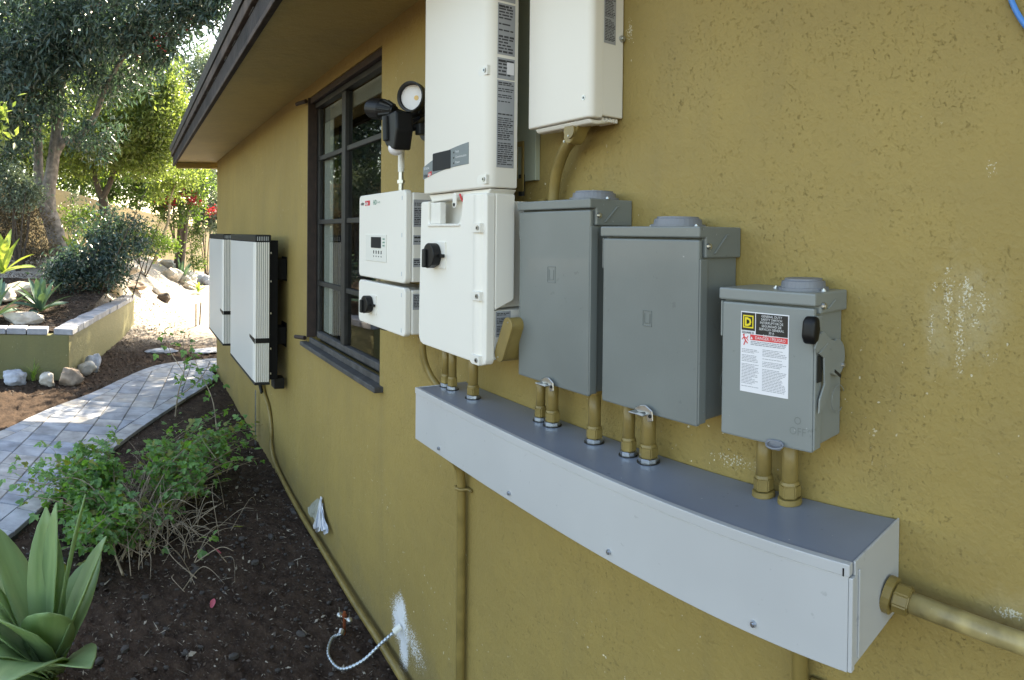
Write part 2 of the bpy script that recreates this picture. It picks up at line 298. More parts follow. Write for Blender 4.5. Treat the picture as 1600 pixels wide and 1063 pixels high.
def tube(bm, pts, rad, seg=10, closed_ends=True, rough=0):
    """swept tube through pts with radius (number or list)"""
    pts = [Vector(p) for p in pts]; n = len(pts); rs = rad if isinstance(rad, (list, tuple)) else [rad]*n
    rings = []; up = Vector((0.03, .02, 1)).normalized(); last = None
    for i, p in enumerate(pts):
        t = (pts[min(i+1, n-1)]-pts[max(i-1, 0)]).normalized()
        a = t.cross(up) if last is None else last - t*last.dot(t)
        if a.length < 1e-4: a = t.cross(Vector((1, 0, 0)))
        a.normalize(); last = a; b = t.cross(a)
        rr = rs[i]
        rings.append([bm.verts.new(p + (a*math.cos(2*PI*k/seg) + b*math.sin(2*PI*k/seg))*rr*(1+(rough*random.uniform(-1, 1) if rough else 0))) for k in range(seg)])
    for i in range(n-1):
        for k in range(seg):
            bm.faces.new((rings[i][k], rings[i][(k+1) % seg], rings[i+1][(k+1) % seg], rings[i+1][k])).smooth = True
    if closed_ends:
        bm.faces.new(rings[0][::-1]); bm.faces.new(rings[-1])
    return bm

def spline(pts, n=6):
    pts = [Vector(p) for p in pts]; out = []
    P = [pts[0]]+pts+[pts[-1]]
    for i in range(1, len(P)-2):
        for k in range(n):
            t = k/n; a, b, c, d = P[i-1], P[i], P[i+1], P[i+2]
            out.append(.5*((2*b)+(c-a)*t+(2*a-5*b+4*c-d)*t*t+(3*b-a-3*c+d)*t**3))
    out.append(pts[-1]); return out

def prism(bm, pts, axis, a0, a1, bev=0, seg=2):
    """pts: 2D outline; axis 'y' -> (x,z) outline extruded in y; 'x' -> (y,z) outline; 'z' -> (x,y) outline"""
    def P(u, v, a): return {'y': (u, a, v), 'x': (a, u, v), 'z': (u, v, a)}[axis]
    v0 = [bm.verts.new(P(u, v, a0)) for u, v in pts]; v1 = [bm.verts.new(P(u, v, a1)) for u, v in pts]
    n = len(pts); f = [bm.faces.new(v0), bm.faces.new(v1[::-1])]
    for i in range(n): f.append(bm.faces.new((v0[i], v1[i], v1[(i+1) % n], v0[(i+1) % n])))
    bmesh.ops.recalc_face_normals(bm, faces=f)
    if bev:
        es = list({e for q in f for e in q.edges}); bmesh.ops.bevel(bm, geom=es, offset=bev, segments=seg, affect='EDGES', profile=.5)
    return bm

def rrect(u0, u1, v0, v1, r, seg=6, corners=(1, 1, 1, 1)):
    out = []
    for (cu, cv, a, on) in ((u1-r, v1-r, 0, corners[0]), (u0+r, v1-r, 90, corners[1]), (u0+r, v0+r, 180, corners[2]), (u1-r, v0+r, 270, corners[3])):
        if not on: out.append((u1 if a in (0, 270) else u0, v1 if a in (0, 90) else v0)); continue
        for k in range(seg+1):
            t = math.radians(a+90*k/seg); out.append((cu+r*math.cos(t), cv+r*math.sin(t)))
    return out

FR = Matrix.Rotation(PI/2, 4, 'X')                                 # text facing -y
SR = Matrix.Rotation(PI/2, 4, 'Z') @ Matrix.Rotation(PI/2, 4, 'X')   # text facing +x
def text(name, s, size, loc, rot, m, parent, align='LEFT', sx=1.0, bold=0):
    c = bpy.data.curves.new('t', 'FONT'); c.body = s; c.size = size; c.align_x = align; c.offset = bold*size; c.resolution_u = 2; c.space_line = .95
    t = bpy.data.objects.new('t', c); COL.objects.link(t); dg = bpy.context.evaluated_depsgraph_get()
    me = bpy.data.meshes.new_from_object(t.evaluated_get(dg)); bpy.data.objects.remove(t); me.materials.clear()
    me.transform(rot @ Matrix.Diagonal((sx, 1, 1, 1)))
    return link(name, me, m, parent, Vector(loc))

def print_lines(name, m, parent, u0, u1, v0, v1, pitch, face, a, seed=0, fill=.62, ragged=.3, heads=0):
    """rows of word-length dashes standing in for unreadably small print; face 'y' or 'x', a = plane coordinate"""
    rg = random.Random(seed); bm = B(); v = v1; k = 0
    while v-pitch*fill > v0:
        u = u0; end = u1-(u1-u0)*ragged*rg.random()**2
        if rg.random() < .12: v -= pitch; k += 1; continue
        while u < end-pitch:
            wd = min(pitch*rg.uniform(.8, 3.2), end-u); h = pitch*fill*(1.35 if heads and k % heads == 0 else 1)
            if face == 'y': vs = [(u, a, v-h), (u+wd, a, v-h), (u+wd, a, v), (u, a, v)]
            else: vs = [(a, u, v-h), (a, u+wd, v-h), (a, u+wd, v), (a, u, v)]
            bm.faces.new([bm.verts.new(p) for p in vs]); u += wd+pitch*.35
        v -= pitch; k += 1
    o = obj(name, bm, m, parent); o['kind'] = 'stuff'; return o

def screw(parent, p, r=.004, d=(0, -1, 0), name='screw', m=None):
    bm = B(); p = Vector(p); d = Vector(d); cyl(bm, p, p+d*r*.7, r, r*.85, 10); cyl(bm, p+d*r*.5, p+d*r*1.0, r*.55, r*.5, 6)
    return obj(name, bm, m or M['chrome'], parent)

# ------------------------------------------------------------------ terrain
def sstep(a, b, x): t = np.clip((x-a)/(b-a), 0, 1); return t*t*(3-2*t)
def zleft(r): return .43+np.clip(r-7.0, 0, 5)*.115-np.clip(r-13, 0, 12)*.035
def terrain(x, y):
    x = np.asarray(x, float); y = np.asarray(y, float); r = np.hypot(x, y)
    # right border of the raised bed: along the planter face, then on to the far trees
    yb = np.where(x > -9.8, -.62+(-6.42-x)*.183, 0.0+(-9.8-x)*.165)
    s = yb-y
    t = sstep(-.5, 1.3, s)*sstep(8.7, 10.4, r)
    low = np.clip(r-12, 0, 30)*.004
    return -.02*(r < 30)+low*(1-t)+zleft(r)*t + .006*np.sin(x*7.3+y*3.1)*np.cos(y*6.1-x*2)+.010*np.sin(x*2.1)*np.sin(y*2.7+1)
def ground(x, y): return float(terrain(x, y))
def grid_mesh(name, xs, ys, zf, m, jitter=0):
    X, Y = np.meshgrid(xs, ys, indexing='ij'); Z = zf(X, Y)
    if jitter: Z = Z+RNG.normal(0, jitter, Z.shape)*(np.hypot(X, Y) < 11)
    nx, ny = X.shape; V = np.stack([X, Y, Z], -1).reshape(-1, 3); i = np.arange(nx*ny).reshape(nx, ny)
    Fq = np.stack([i[:-1, :-1], i[1:, :-1], i[1:, 1:], i[:-1, 1:]], -1).reshape(-1, 4)
    return quads(name, V, Fq, m)
def quads(name, V, Fq, m, parent=None, smooth=True, mi=None):
    me = bpy.data.meshes.new(name); k = Fq.shape[1]
    me.vertices.add(len(V)); me.vertices.foreach_set('co', np.ascontiguousarray(V, np.float32).ravel())
    me.loops.add(Fq.size); me.loops.foreach_set('vertex_index', np.ascontiguousarray(Fq, np.int32).ravel())
    me.polygons.add(len(Fq)); me.polygons.foreach_set('loop_start', np.arange(len(Fq), dtype=np.int32)*k); me.polygons.foreach_set('loop_total', np.full(len(Fq), k, np.int32))
    me.update(calc_edges=True)
    if smooth: me.polygons.foreach_set('use_smooth', np.ones(len(Fq), bool))
    o = link(name, me, m, parent)
    if mi is not None: me.polygons.foreach_set('material_index', np.asarray(mi, np.int32))
    return o
xs = np.concatenate([np.linspace(-90, -30, 16), np.linspace(-28, -12, 60), np.linspace(-11.8, -4.5, 130), np.linspace(-4.47, -1.2, 190), np.linspace(-1.1, 8, 20), np.linspace(10, 60, 8)])
ys = np.concatenate([np.linspace(-70, -8, 14), np.linspace(-7, -2, 24), np.linspace(-1.9, 1.0, 160), np.linspace(1.1, 6, 24), np.linspace(7, 70, 14)])
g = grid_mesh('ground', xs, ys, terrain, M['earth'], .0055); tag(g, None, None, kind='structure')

# ------------------------------------------------------------------ house
WY = .88
house = thing('house', 'olive stucco house with dark window and overhanging eave, carrying the electrical boxes', 'house', (-3, WY, 0))
def wall_mesh():
    bm = B(); X = [-6.76, -3.19, -2.20, 4.0]; Zs = [-.35, .905, 2.14, 2.6]; d = .16
    def q(a, b, c, e): bm.faces.new([bm.verts.new(p) for p in (a, b, c, e)])
    for y in (WY, WY+d):
        for i in range(3):
            for k in range(3):
                if (i, k) == (1, 1): continue
                q((X[i], y, Zs[k]), (X[i+1], y, Zs[k]), (X[i+1], y, Zs[k+1]), (X[i], y, Zs[k+1]))
    for z in (Zs[1], Zs[2]): q((X[1], WY, z), (X[2], WY, z), (X[2], WY+d, z), (X[1], WY+d, z))
    for x in (X[1], X[2]): q((x, WY, Zs[1]), (x, WY+d, Zs[1]), (x, WY+d, Zs[2]), (x, WY, Zs[2]))
    for x in (X[0], X[3]): q((x, WY, Zs[0]), (x, WY+d, Zs[0]), (x, WY+d, Zs[3]), (x, WY, Zs[3]))
    q((X[0], WY, Zs[3]), (X[3], WY, Zs[3]), (X[3], WY+d, Zs[3]), (X[0], WY+d, Zs[3]))
    bmesh.ops.remove_doubles(bm, verts=bm.verts, dist=1e-5)
    return bm
obj('wall', wall_mesh(), M['wall'], house)
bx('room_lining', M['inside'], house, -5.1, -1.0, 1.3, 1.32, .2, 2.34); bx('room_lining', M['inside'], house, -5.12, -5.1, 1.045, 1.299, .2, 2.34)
bx('side_wall', M['wall'], house, -6.76, -6.60, 1.042, 9, -.35, 2.6)
bx('back_wall', M['wall'], house, -6.76, 4, 9, 9.16, -.35, 2.6)
bx('side_wall', M['wall'], house, 3.84, 4, 1.042, 9, -.35, 2.6)
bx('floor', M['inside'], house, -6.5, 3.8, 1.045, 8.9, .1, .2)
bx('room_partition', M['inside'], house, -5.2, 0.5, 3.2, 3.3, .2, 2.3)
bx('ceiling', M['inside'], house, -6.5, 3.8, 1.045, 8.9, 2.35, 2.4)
bx('soffit', M['soffit'], house, -6.95, 4.3, .455, WY, 2.20, 2.215)
bx('soffit', M['soffit'], house, -6.95, -6.762, .885, 9, 2.20, 2.215)
bx('rake_board', M['soffit'], house, -6.975, -6.90, .462, 9.2, 2.140, 2.198, .004)
bx('fascia_board', M['wood'], house, -6.98, 4.3, .430, .452, 2.165, 2.262, .003)
bx('fascia_drip', M['woodlite'], house, -6.98, 4.3, .424, .4305, 2.160, 2.180, .002)
bx('shingle_mould', M['woodlite'], house, -7.0, 4.3, .412, .446, 2.268, 2.325, .004)
# thin pale scraps caught in the gap of the two boards
bm = B()
bm.free()
for x in (-1.98, -2.12, -2.34, -2.62, -2.75, -3.0, -3.4, -3.75): bx('flashing_scrap', M['sill'], house, x-.05*random.uniform(.5, 1.4), x+.04, .4275, .4295, 2.2625, 2.2675)
bm = B(); prism(bm, [(.405, 2.326), (5.0, 4.1), (9.6, 2.33), (9.6, 2.39), (5.0, 4.17), (.395, 2.37)], 'x', -7.02, 4.3); obj('roof', bm, M['roof'], house)
bm = B(); prism(bm, [(.9, 2.40), (9.1, 2.40), (5.0, 4.06)], 'x', -6.76, -6.66); obj('gable', bm, M['wall'], house)
# window
GY = .935
win = bx('window', M['sash'], house, -3.185, -2.205, GY+.012, GY+.03, .91, .93)
def wp(name, m, x0, x1, y0, y1, z0, z1, bev=.002): return bx(name, m, win, x0, x1, y0, y1, z0, z1, bev)
# one mesh per frame member
wp('frame', M['rust'], -3.19, -3.180, WY-.006, GY-.012, .93, 2.14); wp('frame', M['sash'], -3.19, -3.152, GY-.011, GY+.012, .935, 2.085); wp('frame', M['sash'], -2.262, -2.205, GY-.011, GY+.012, .935, 2.085)
wp('frame', M['sash'], -3.178, -2.205, GY-.024, GY+.013, 2.087, 2.135); wp('frame', M['rust'], -3.178, -2.2, WY+.005, GY-.026, 2.110, 2.138)
wp('bottom_rail', M['sill'], -3.15, -2.264, GY-.018, GY+.012, .933, .962)
wp('mullion', M['sash'], -2.765, -2.718, GY-.020, GY+.014, .963, 2.086, .003)
for z in (1.832, 1.514, 1.206):
    for a, b_ in ((-3.151, -2.766), (-2.717, -2.263)): wp('muntin', M['sash'], a, b_, GY-.012, GY+.010, z-.011, z+.011)
wp('head_lining', M['lining'], -3.15, -2.264, GY+.020, GY+.03, 2.015, 2.085)
zz = [.953, 1.206, 1.514, 1.832, 2.086]
for a, b_ in ((-3.151, -2.766), (-2.717, -2.263)):
    for i in range(4): wp('glass_pane', M['glass'], a+.001, b_-.001, GY-.002, GY+.002, zz[i]+.012, zz[i+1]-.012, 0)
bm = B(); prism(bm, [(-3.215, .845), (-2.165, .845), (-2.165, .93), (-3.215, .93)], 'z', .885, .906, .004)
obj('window_sill', bm, M['sill'], win)
wp('window_sill', M['sill'], -3.165, -2.205, .882, GY-.04, .907, .932)
for zc in (2.125, .925):
    bm = B(); cyl(bm, (-3.19, .865, zc), (-3.265, .835, zc-.004), .011, .010, 10); obj('hinge_pin', bm, M['rust'], win)
bm = B()                                                          # pleated curtain hanging inside the left sash
N = 46; pv = []
for i in range(N+1):
    x = -3.15+i*(.150/N); y = GY+.020+.005*math.sin(i*1.35)
    pv.append([bm.verts.new((x, y, z)) for z in (.965, 2.01)])
for i in range(N): bm.faces.new((pv[i][0], pv[i+1][0], pv[i+1][1], pv[i][1])).smooth = True
obj('curtain', bm, M['curtain'], win)

# ------------------------------------------------------------------ grey enclosures
def enclosure(name, label, x0, x1, yf, z0, z1, hubx, hubr, m, latch=None, flap=.05, hub_y=.825):
    t = thing(name, label, 'electrical box', ((x0+x1)/2, WY, z0), 'grey steel electrical boxes')
    bx('body', m, t, x0+.004, x1-.004, yf+.010, WY-.002, z0, z1-.02, .003)
    c = bx('door', m, t, x0, x1, yf, yf+.0095, z0-.004, z1-.021, .003)
    bm = B(); prism(bm, [(yf-.004, z1-.018), (yf-.004, z1), (WY-.001, z1), (WY-.001, z1-flap), (yf+.055, z1-flap), (yf+.012, z1-flap), (yf+.012, z1-.018)], 'x', x0-.004, x1+.004, .0025, 2)
    obj('rain_cap', bm, m, t)
    bm = B()                                                       # pressed crease of the cap's side
    prism(bm, [(yf+.030, z1-flap+.006), (yf+.036, z1-flap+.006), (WY-.035, z1-.012), (WY-.042, z1-.012)], 'x', x1+.0035, x1+.0062, .0012, 1); obj('cap_crease', bm, m, t)
    bx('side_flange', m, t, x0-.0045, x0-.001, yf+.002, yf+.03, z1-.075, z1-.021, .001)
    bx('door_lip', m, t, x1+.0002, x1+.0035, yf+.0005, yf+.018, z0, z1-flap-.002, .0012)
    screw(t, (x1+.0045, yf+.018, z1-flap*.62), .0052, (1, 0, 0))
    h = B(); cyl(h, (hubx, hub_y, z1), (hubx, hub_y, z1+.004), hubr*1.12, hubr*1.12, 28); cyl(h, (hubx, hub_y, z1+.004), (hubx, hub_y, z1+.017), hubr, hubr*.95, 32)
    bmesh.ops.bevel(h, geom=[e for e in h.edges if all(v.co.z > z1+.016 for v in e.verts)], offset=.004, segments=3, affect='EDGES')
    obj('hub', h, M['hub'], t)
    for dx in (-1, 1): screw(t, (hubx+dx*hubr*1.22, hub_y-.012, z1), .0042, (0, 0, 1))
    bm = B(); tube(bm, [Vector((x1+.0045, (yf+WY)/2+.02+.02*math.cos(a), z0+.06+.02*math.sin(a))) for a in np.linspace(.4, 5.4, 14)], .0006, 5); obj('knockout', bm, m, t)
    if latch:
        bm = B(); prism(bm, [(latch-.020, z0+.003), (latch-.006, z0+.011), (latch+.006, z0+.013), (latch+.022, z0+.006), (latch+.024, z0-.010), (latch+.012, z0-.013), (latch+.006, z0+.001), (latch-.008, z0-.002)], 'y', yf-.010, yf-.007, .001, 1)
        l = obj('latch', bm, M['chrome'], t)
        bm = B(); box(bm, latch-.024, latch+.010, yf-.020, yf-.0015, z0-.0035, z0-.001, .0008, 1); obj('latch_tab', bm, M['chrome'], l)
        bm = B(); cyl(bm, (latch+.018, yf-.0100, z0-.003), (latch+.018, yf-.0120, z0-.003), .0032, .003, 12); obj('rivet', bm, M['dgrey'], l)
    return t
eb1 = enclosure('electrical_box', 'tall grey steel box with embossed square on its door, right of the white equipment', -1.149, -.918, .775, 1.165, 1.528, -.965, .043, M['g49'], -1.035)
eb2 = enclosure('electrical_box', 'largest grey steel box with rain cap, between the tall box and the labelled switch', -.880, -.655, .775, 1.166, 1.476, -.745, .042, M['g49'], -.765)
# embossed maker's squares on the two doors
def emboss(t, cx, cz, s, yf, m):
    for k in (s, s*.62):
        bm = B(); h = k
        for (a, b_, c, d) in ((-h, h, h*.93, h*1.03), (-h, h, -h*1.03, -h*.93), (-h, -h*.92, -h, h), (h*.92, h, -h, h)):
            if k != s and c > 0: continue
            box(bm, cx+a*.8, cx+b_*.8, yf-.0012, yf+.0004, cz+c, cz+d, .0004, 1)
        obj('embossed_mark', bm, m, t)
emboss(eb1, -1.034, 1.381, .016, .775, M['g49']); emboss(eb2, -.766, 1.322, .013, .775, M['g49'])
sw = enclosure('safety_switch', 'small grey safety switch with black knob and red and white warning label', -.616, -.454, .786, 1.163, 1.383, -.503, .034, M['g49l'], None, .030, .838)
sw['group'] = 'grey steel electrical boxes'
YF = .786
bm = B(); prism(bm, rrect(-.530, -.502, 1.154, 1.168, .006), 'y', YF-.004, YF-.002, .0006, 1); obj('latch', bm, M['hub'], sw)
bm = B(); tube(bm, [Vector((-.512+.014*math.cos(a), YF-.007+.006*math.sin(a), 1.163+.004*math.sin(a))) for a in np.linspace(0, 2*PI, 20)], .0017, 6); obj('latch_ring', bm, M['hub'], sw)
# warning label
lab = bx('warning_label', M['paper'], sw, -.5795, -.4945, YF-.0008, YF-.0001, 1.230, 1.3495)
LX0, LX1, LZ0, LZ1 = -.5795, -.4945, 1.230, 1.3495
def pl(name, m, a, b_, c, d, lift=1, ax=None):
    bm = B(); y = YF-.0008-.00025*lift
    bm.faces.new([bm.verts.new(p) for p in ((a, y, c), (b_, y, c), (b_, y, d), (a, y, d))]); return obj(name, bm, m, lab)
pl('logo_field', M['lblack'], LX0+.0015, LX0+.0260, LZ1-.0280, LZ1-.0015)
for i, (s, mm) in enumerate(((.0095, 'yellow'), (.0075, 'lblack'))): pl('logo_square', M[mm], LX0+.0138-s, LX0+.0138+s, LZ1-.0148-s, LZ1-.0148+s, 2+i)
text('logo_letter', 'D', .0165, (LX0+.0140, YF-.0024, LZ1-.0205), FR, M['yellow'], lab, 'CENTER', 1.0, .05)
pl('title_field', M['lblack'], LX0+.0275, LX1-.0015, LZ1-.0325, LZ1-.0015)
text('title', 'GENERAL DUTY\nSAFETY SWITCH\nINTERRUPTOR DE\nSEGURIDAD DE\nSERVICIO GENERAL\n30 A\n240 VAC / V~', .0050, ((LX0+.0275+LX1-.0015)/2, YF-.0016, LZ1-.0064), FR, M['lwhite'], lab, 'CENTER', 1.0, 0)
text('maker_name', 'SQUARE D', .0046, (LX0+.0135, YF-.0016, LZ1-.0325), FR, M['ink'], lab, 'CENTER', 1.0, .02)
pl('danger_band', M['red'], LX0+.0175, LX1-.0015, LZ1-.0415, LZ1-.0335)
text('danger_text', 'DANGER / PELIGRO', .0062, ((LX0+.022+LX1)/2, YF-.0016, LZ1-.0396), FR, M['lwhite'], lab, 'CENTER', .98, 0)
bm = B(); prism(bm, [(LX0+.0185, LZ1-.0402), (LX0+.0225, LZ1-.0402), (LX0+.0205, LZ1-.0362)], 'y', YF-.0017, YF-.0014); obj('warning_triangle', bm, M['lwhite'], lab)
bm = B()                                                           # falling-man pictogram: limbs and bolt
for (a, b_, r) in (((.006, -.037), (.009, -.043), .0010), ((.009, -.043), (.013, -.047), .0008), ((.009, -.043), (.006, -.050), .0008), ((.006, -.038), (.003, -.042), .0007), ((.006, -.038), (.012, -.040), .0007), ((.014, -.036), (.011, -.040), .0006), ((.011, -.040), (.014, -.043), .0006)):
    cyl(bm, (LX0+a[0], YF-.0011, LZ1+a[1]), (LX0+b_[0], YF-.0011, LZ1+b_[1]), r, r, 6)
cyl(bm, (LX0+.0058, YF-.0010, LZ1-.0352), (LX0+.0058, YF-.0013, LZ1-.0352), .0016, .0016, 12)
obj('pictogram', bm, M['red'], lab)
print_lines('small_print', M['inkm'], lab, LX0+.0185, LX1-.003, LZ1-.050, LZ1-.0430, .0023, 'y', YF-.0011, 3, .5, .05)
print_lines('small_print', M['inkm'], lab, LX0+.0025, LX0+.034, LZ0+.008, LZ1-.0535, .0022, 'y', YF-.0011, 4, .36, .4)
print_lines('small_print', M['inkm'], lab, LX0+.0400, LX1-.003, LZ0+.004, LZ1-.0535, .0022, 'y', YF-.0011, 5, .36, .3)
text('embossed_print', 'O\nOFF', .016, (-.478, YF-.0003, 1.196), FR, M['g49'], sw, 'CENTER')
# operating handle on the right side
bm = B(); prism(bm, [(.769, 1.346), (.777, 1.353), (.786, 1.350), (.789, 1.334), (.784, 1.318), (.773, 1.312), (.766, 1.324)], 'x', -.464, -.443, .005, 3); obj('handle_knob', bm, M['black'], sw, True)
pts = [(.842+.026*math.cos(a), 1.285+.028*math.sin(a)) for a in np.linspace(-1.4, 3.9, 24)]
bm = B(); prism(bm, pts, 'x', -.4498, -.4462, .0012, 2); hp = obj('handle_plate', bm, M['g49l'], sw)
bm = B(); prism(bm, [(.838, 1.310), (.828, 1.298), (.800, 1.306), (.784, 1.300), (.776, 1.308), (.786, 1.326), (.800, 1.330), (.822, 1.316)], 'x', -.4485, -.4455, .001, 1); obj('handle_arm', bm, M['g49l'], hp)
bm = B(); prism(bm, [(.786, 1.300), (.800, 1.292), (.803, 1.255), (.790, 1.235), (.788, 1.215), (.806, 1.226), (.816, 1.244), (.820, 1.262), (.818, 1.300), (.812, 1.312)], 'x', -.4475, -.4445, .001, 1); obj('handle_guard', bm, M['g49l'], sw)
bm = B(); cyl(bm, (-.4485, .803, 1.236), (-.4478, .803, 1.236), .006, .006, 16); obj('guard_slot', bm, M['black'], sw)
bm = B(); box(bm, -.4492, -.4484, .789, .801, 1.258, 1.296); obj('guard_recess', bm, M['dgrey'], sw)
screw(sw, (-.4462, .860, 1.272), .0040, (1, 0, 0)); 
bm = B(); prism(bm, [(.835, 1.270), (.855, 1.258), (.853, 1.254), (.834, 1.266)], 'x', -.4460, -.4456); obj('plate_slot', bm, M['dgrey'], hp)

# ------------------------------------------------------------------ wireway
ww = thing('wireway', 'long light grey metal wiring trough on wall with short conduits on top', 'wireway', (-.95, WY, .92))
X0, X1, WF, Z0, Z1 = -1.556, -.360, .725, .921, 1.052
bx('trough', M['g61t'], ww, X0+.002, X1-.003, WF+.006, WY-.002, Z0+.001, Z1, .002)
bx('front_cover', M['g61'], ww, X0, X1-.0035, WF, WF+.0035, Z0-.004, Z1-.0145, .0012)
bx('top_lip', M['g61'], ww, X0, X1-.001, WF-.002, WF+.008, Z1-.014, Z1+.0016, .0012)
bx('end_cap', M['g61'], ww, X1-.002, X1+.0015, WF+.010, WY-.001, Z0, Z1+.0015, .001); bx('end_lip', M['g61'], ww, X1-.003, X1+.003, WF+.000, WF+.009, Z0-.003, Z1-.0155, .0012)
bx('end_bead', M['g61'], ww, X1+.0016, X1+.004, WF+.018, WF+.022, Z0+.006, Z1-.012, .001)
bx('end_cap', M['g61'], ww, X0-.002, X0+.001, WF+.010, WY-.001, Z0, Z1+.0015, .001)
bx('cover_notch', M['black'], ww, X1-.0105, X1-.0085, WF-.0026, WF-.0021, Z1-.014, Z1-.004)
for x in (-1.417, -1.102, -.799, -.506): screw(ww, (x, WF-.0003, .933), .0048, (0, -1, 0), 'cover_screw', M['galv'])

# short conduits between boxes and wireway
def nipple(x, y, top, r, label, cat='conduit', locknut=True, upper=False, wet=False):
    t = thing('conduit_nipple', label, cat, (x, y, Z1), 'short olive conduits standing on the wireway')
    bm = B(); cyl(bm, (x, y, Z1+.010), (x, y, top), r, r, 24); obj('pipe', bm, M['olivepipe'], t, False)
    for f in t.children[0].data.polygons: f.use_smooth = len(f.vertices) == 4
    if locknut:
        bm = B(); cyl(bm, (x, y, Z1+.0002), (x, y, Z1+.009), r*1.42, r*1.42, 8); bmesh.ops.bevel(bm, geom=bm.edges[:], offset=.0008, segments=1, affect='EDGES'); obj('locknut', bm, M['galv'], t)
        bm = B(); cyl(bm, (x, y, Z1), (x, y, Z1+.0018), r*1.62, r*1.62, 24); obj('gasket', bm, M['lblack'], t)
        z = Z1+.0095
    else:
        bm = B(); cyl(bm, (x, y, Z1), (x, y, Z1+.009), r*1.5, r*1.45, 24); bmesh.ops.bevel(bm, geom=bm.edges[:], offset=.001, segments=1, affect='EDGES'); obj('collar', bm, M['olivepipe'], t); z = Z1+.010
    bm = B(); cyl(bm, (x, y, z), (x, y, z+.020), r*1.36, r*1.36, 6); bmesh.ops.bevel(bm, geom=bm.edges[:], offset=.0018, segments=2, affect='EDGES'); obj('compression_nut', bm, M['olivepipe'], t)
    bm = B(); cyl(bm, (x, y, z+.020), (x, y, z+.024), r*1.18, r*1.05, 24); obj('nut_shoulder', bm, M['olivepipe'], t)
    if upper:
        bm = B(); cyl(bm, (x, y, top-.018), (x, y, top-.002), r*1.36, r*1.36, 6); bmesh.ops.bevel(bm, geom=bm.edges[:], offset=.0015, segments=2, affect='EDGES'); obj('compression_nut', bm, M['olivepipe'], t)
for x, y, top, r, lb, lk, up in (
    (-1.538, .805, 1.185, .0105, 'thin olive conduit farthest left on the wireway, under the white disconnect box', True, False),
    (-1.500, .805, 1.185, .0105, 'second thin olive conduit under the white disconnect box, beside the leftmost one', True, False),
    (-1.397, .808, 1.185, .0125, 'thicker olive conduit alone under the right side of the white disconnect box', True, True),
    (-1.153, .838, 1.166, .0105, 'left one of the conduit pair below the tall grey box latch', True, False),
    (-1.109, .838, 1.166, .0125, 'right one of the conduit pair directly below the tall grey box latch', True, False),
    (-.969, .836, 1.166, .0125, 'single olive conduit with upper nut at right edge of the tall grey box', True, True),
    (-.871, .836, 1.168, .0115, 'left one of the conduit pair under the largest grey box', True, True),
    (-.820, .837, 1.168, .0130, 'right one of the conduit pair under the largest grey box, below its latch', True, False),
    (-.578, .850, 1.165, .0125, 'left one of the two thick conduits under the small safety switch', False, False),
    (-.529, .850, 1.165, .0130, 'right one of the two thick conduits under the small safety switch', False, False)):
    nipple(x, y, top, r, lb, locknut=lk, upper=up)

# ------------------------------------------------------------------ big white inverter (upper) and its disconnect box (lower)
IY = .72
inv = thing('inverter', 'tall white solar inverter with grey display band, top cut by the picture edge', 'inverter', (-1.35, WY, 1.56))
IX0, IX1 = -1.512, -1.192
def shell(x0, x1, yf, yb, z0, z1, r=.02, bot=0):
    """cover whose front right edge is a wide soft curve"""
    pts = []
    for (cx, cy, a0, rr) in ((x1-r, yf+r, -90, r),):
        for k in range(11): t = math.radians(a0+90*k/10); pts.append((cx+rr*math.cos(t), cy+rr*math.sin(t)))
    pts += [(x1, yb), (x0, yb)]
    rl = r*.5
    for k in range(5): t = math.radians(180+90*k/4); pts.append((x0+rl+rl*math.cos(t), yf+rl+rl*math.sin(t)))
    return pts
def cover(x0, x1, yf, yb, z0, z1, r, bev=.004):
    bm = B(); prism(bm, shell(x0, x1, yf, yb, z0, z1, r), 'z', z0, z1)
    es = [e for e in bm.edges if all(abs(v.co.z-z0) < 1e-5 for v in e.verts)]; bmesh.ops.bevel(bm, geom=es, offset=bev, segments=3, affect='EDGES', profile=.5)
    return bm
obj('cover', cover(IX0, IX1, IY, .795, 1.560, 2.20, .024), M['white'], inv, True)
bm = B(); prism(bm, [(IX0+.01, 1.558), (IX1-.006, 1.558), (IX1-.02, 1.546), (IX0+.03, 1.540)], 'y', IY+.012, .80, .002, 1); obj('bottom_plate', bm, M['white'], inv)
bx('heat_sink', M['white2'], inv, IX0+.02, IX1-.12, .7955, .865, 1.60, 2.2, .002)
# display band: arched outline
def arc_band(x0, x1, z00, z01, z10, z11, n=8, sag=.006):
    lo = [(x0+(x1-x0)*i/n, z00+(z10-z00)*i/n+sag*math.sin(PI*i/n)) for i in range(n+1)]; hi = [(x0+(x1-x0)*i/n, z01+(z11-z01)*i/n+sag*1.3*math.sin(PI*i/n)) for i in range(n+1)]
    return lo+hi[::-1]
bm = B(); prism(bm, arc_band(-1.508, -1.274, 1.598, 1.629, 1.617, 1.666), 'y', IY-.0012, IY+.001, .0004, 1); band = obj('display_band', bm, M['panelgrey'], inv)
bm = B(); prism(bm, rrect(-1.453, -1.358, 1.614, 1.658, .004), 'y', IY-.002, IY-.0008, .0004, 1); obj('display', bm, M['lcd'], band)
text('maker_name', 'solar', .0125, (-1.505, IY-.0016, 1.603), FR, M['ink'], band, 'LEFT', 1.0, .02)
bm = B(); prism(bm, [(-1.479, 1.602), (-1.459, 1.606), (-1.459, 1.616), (-1.479, 1.612)], 'y', IY-.0017, IY-.001); obj('logo_box', bm, M['redlogo'], band)
text('maker_name', 'edge', .0105, (-1.4785, IY-.0020, 1.6055), FR, M['lwhite'], band, 'LEFT', .8, .02)
text('band_text', 'SE7600A', .0085, (-1.503, IY-.0016, 1.6215), FR, M['lwhite'], band)
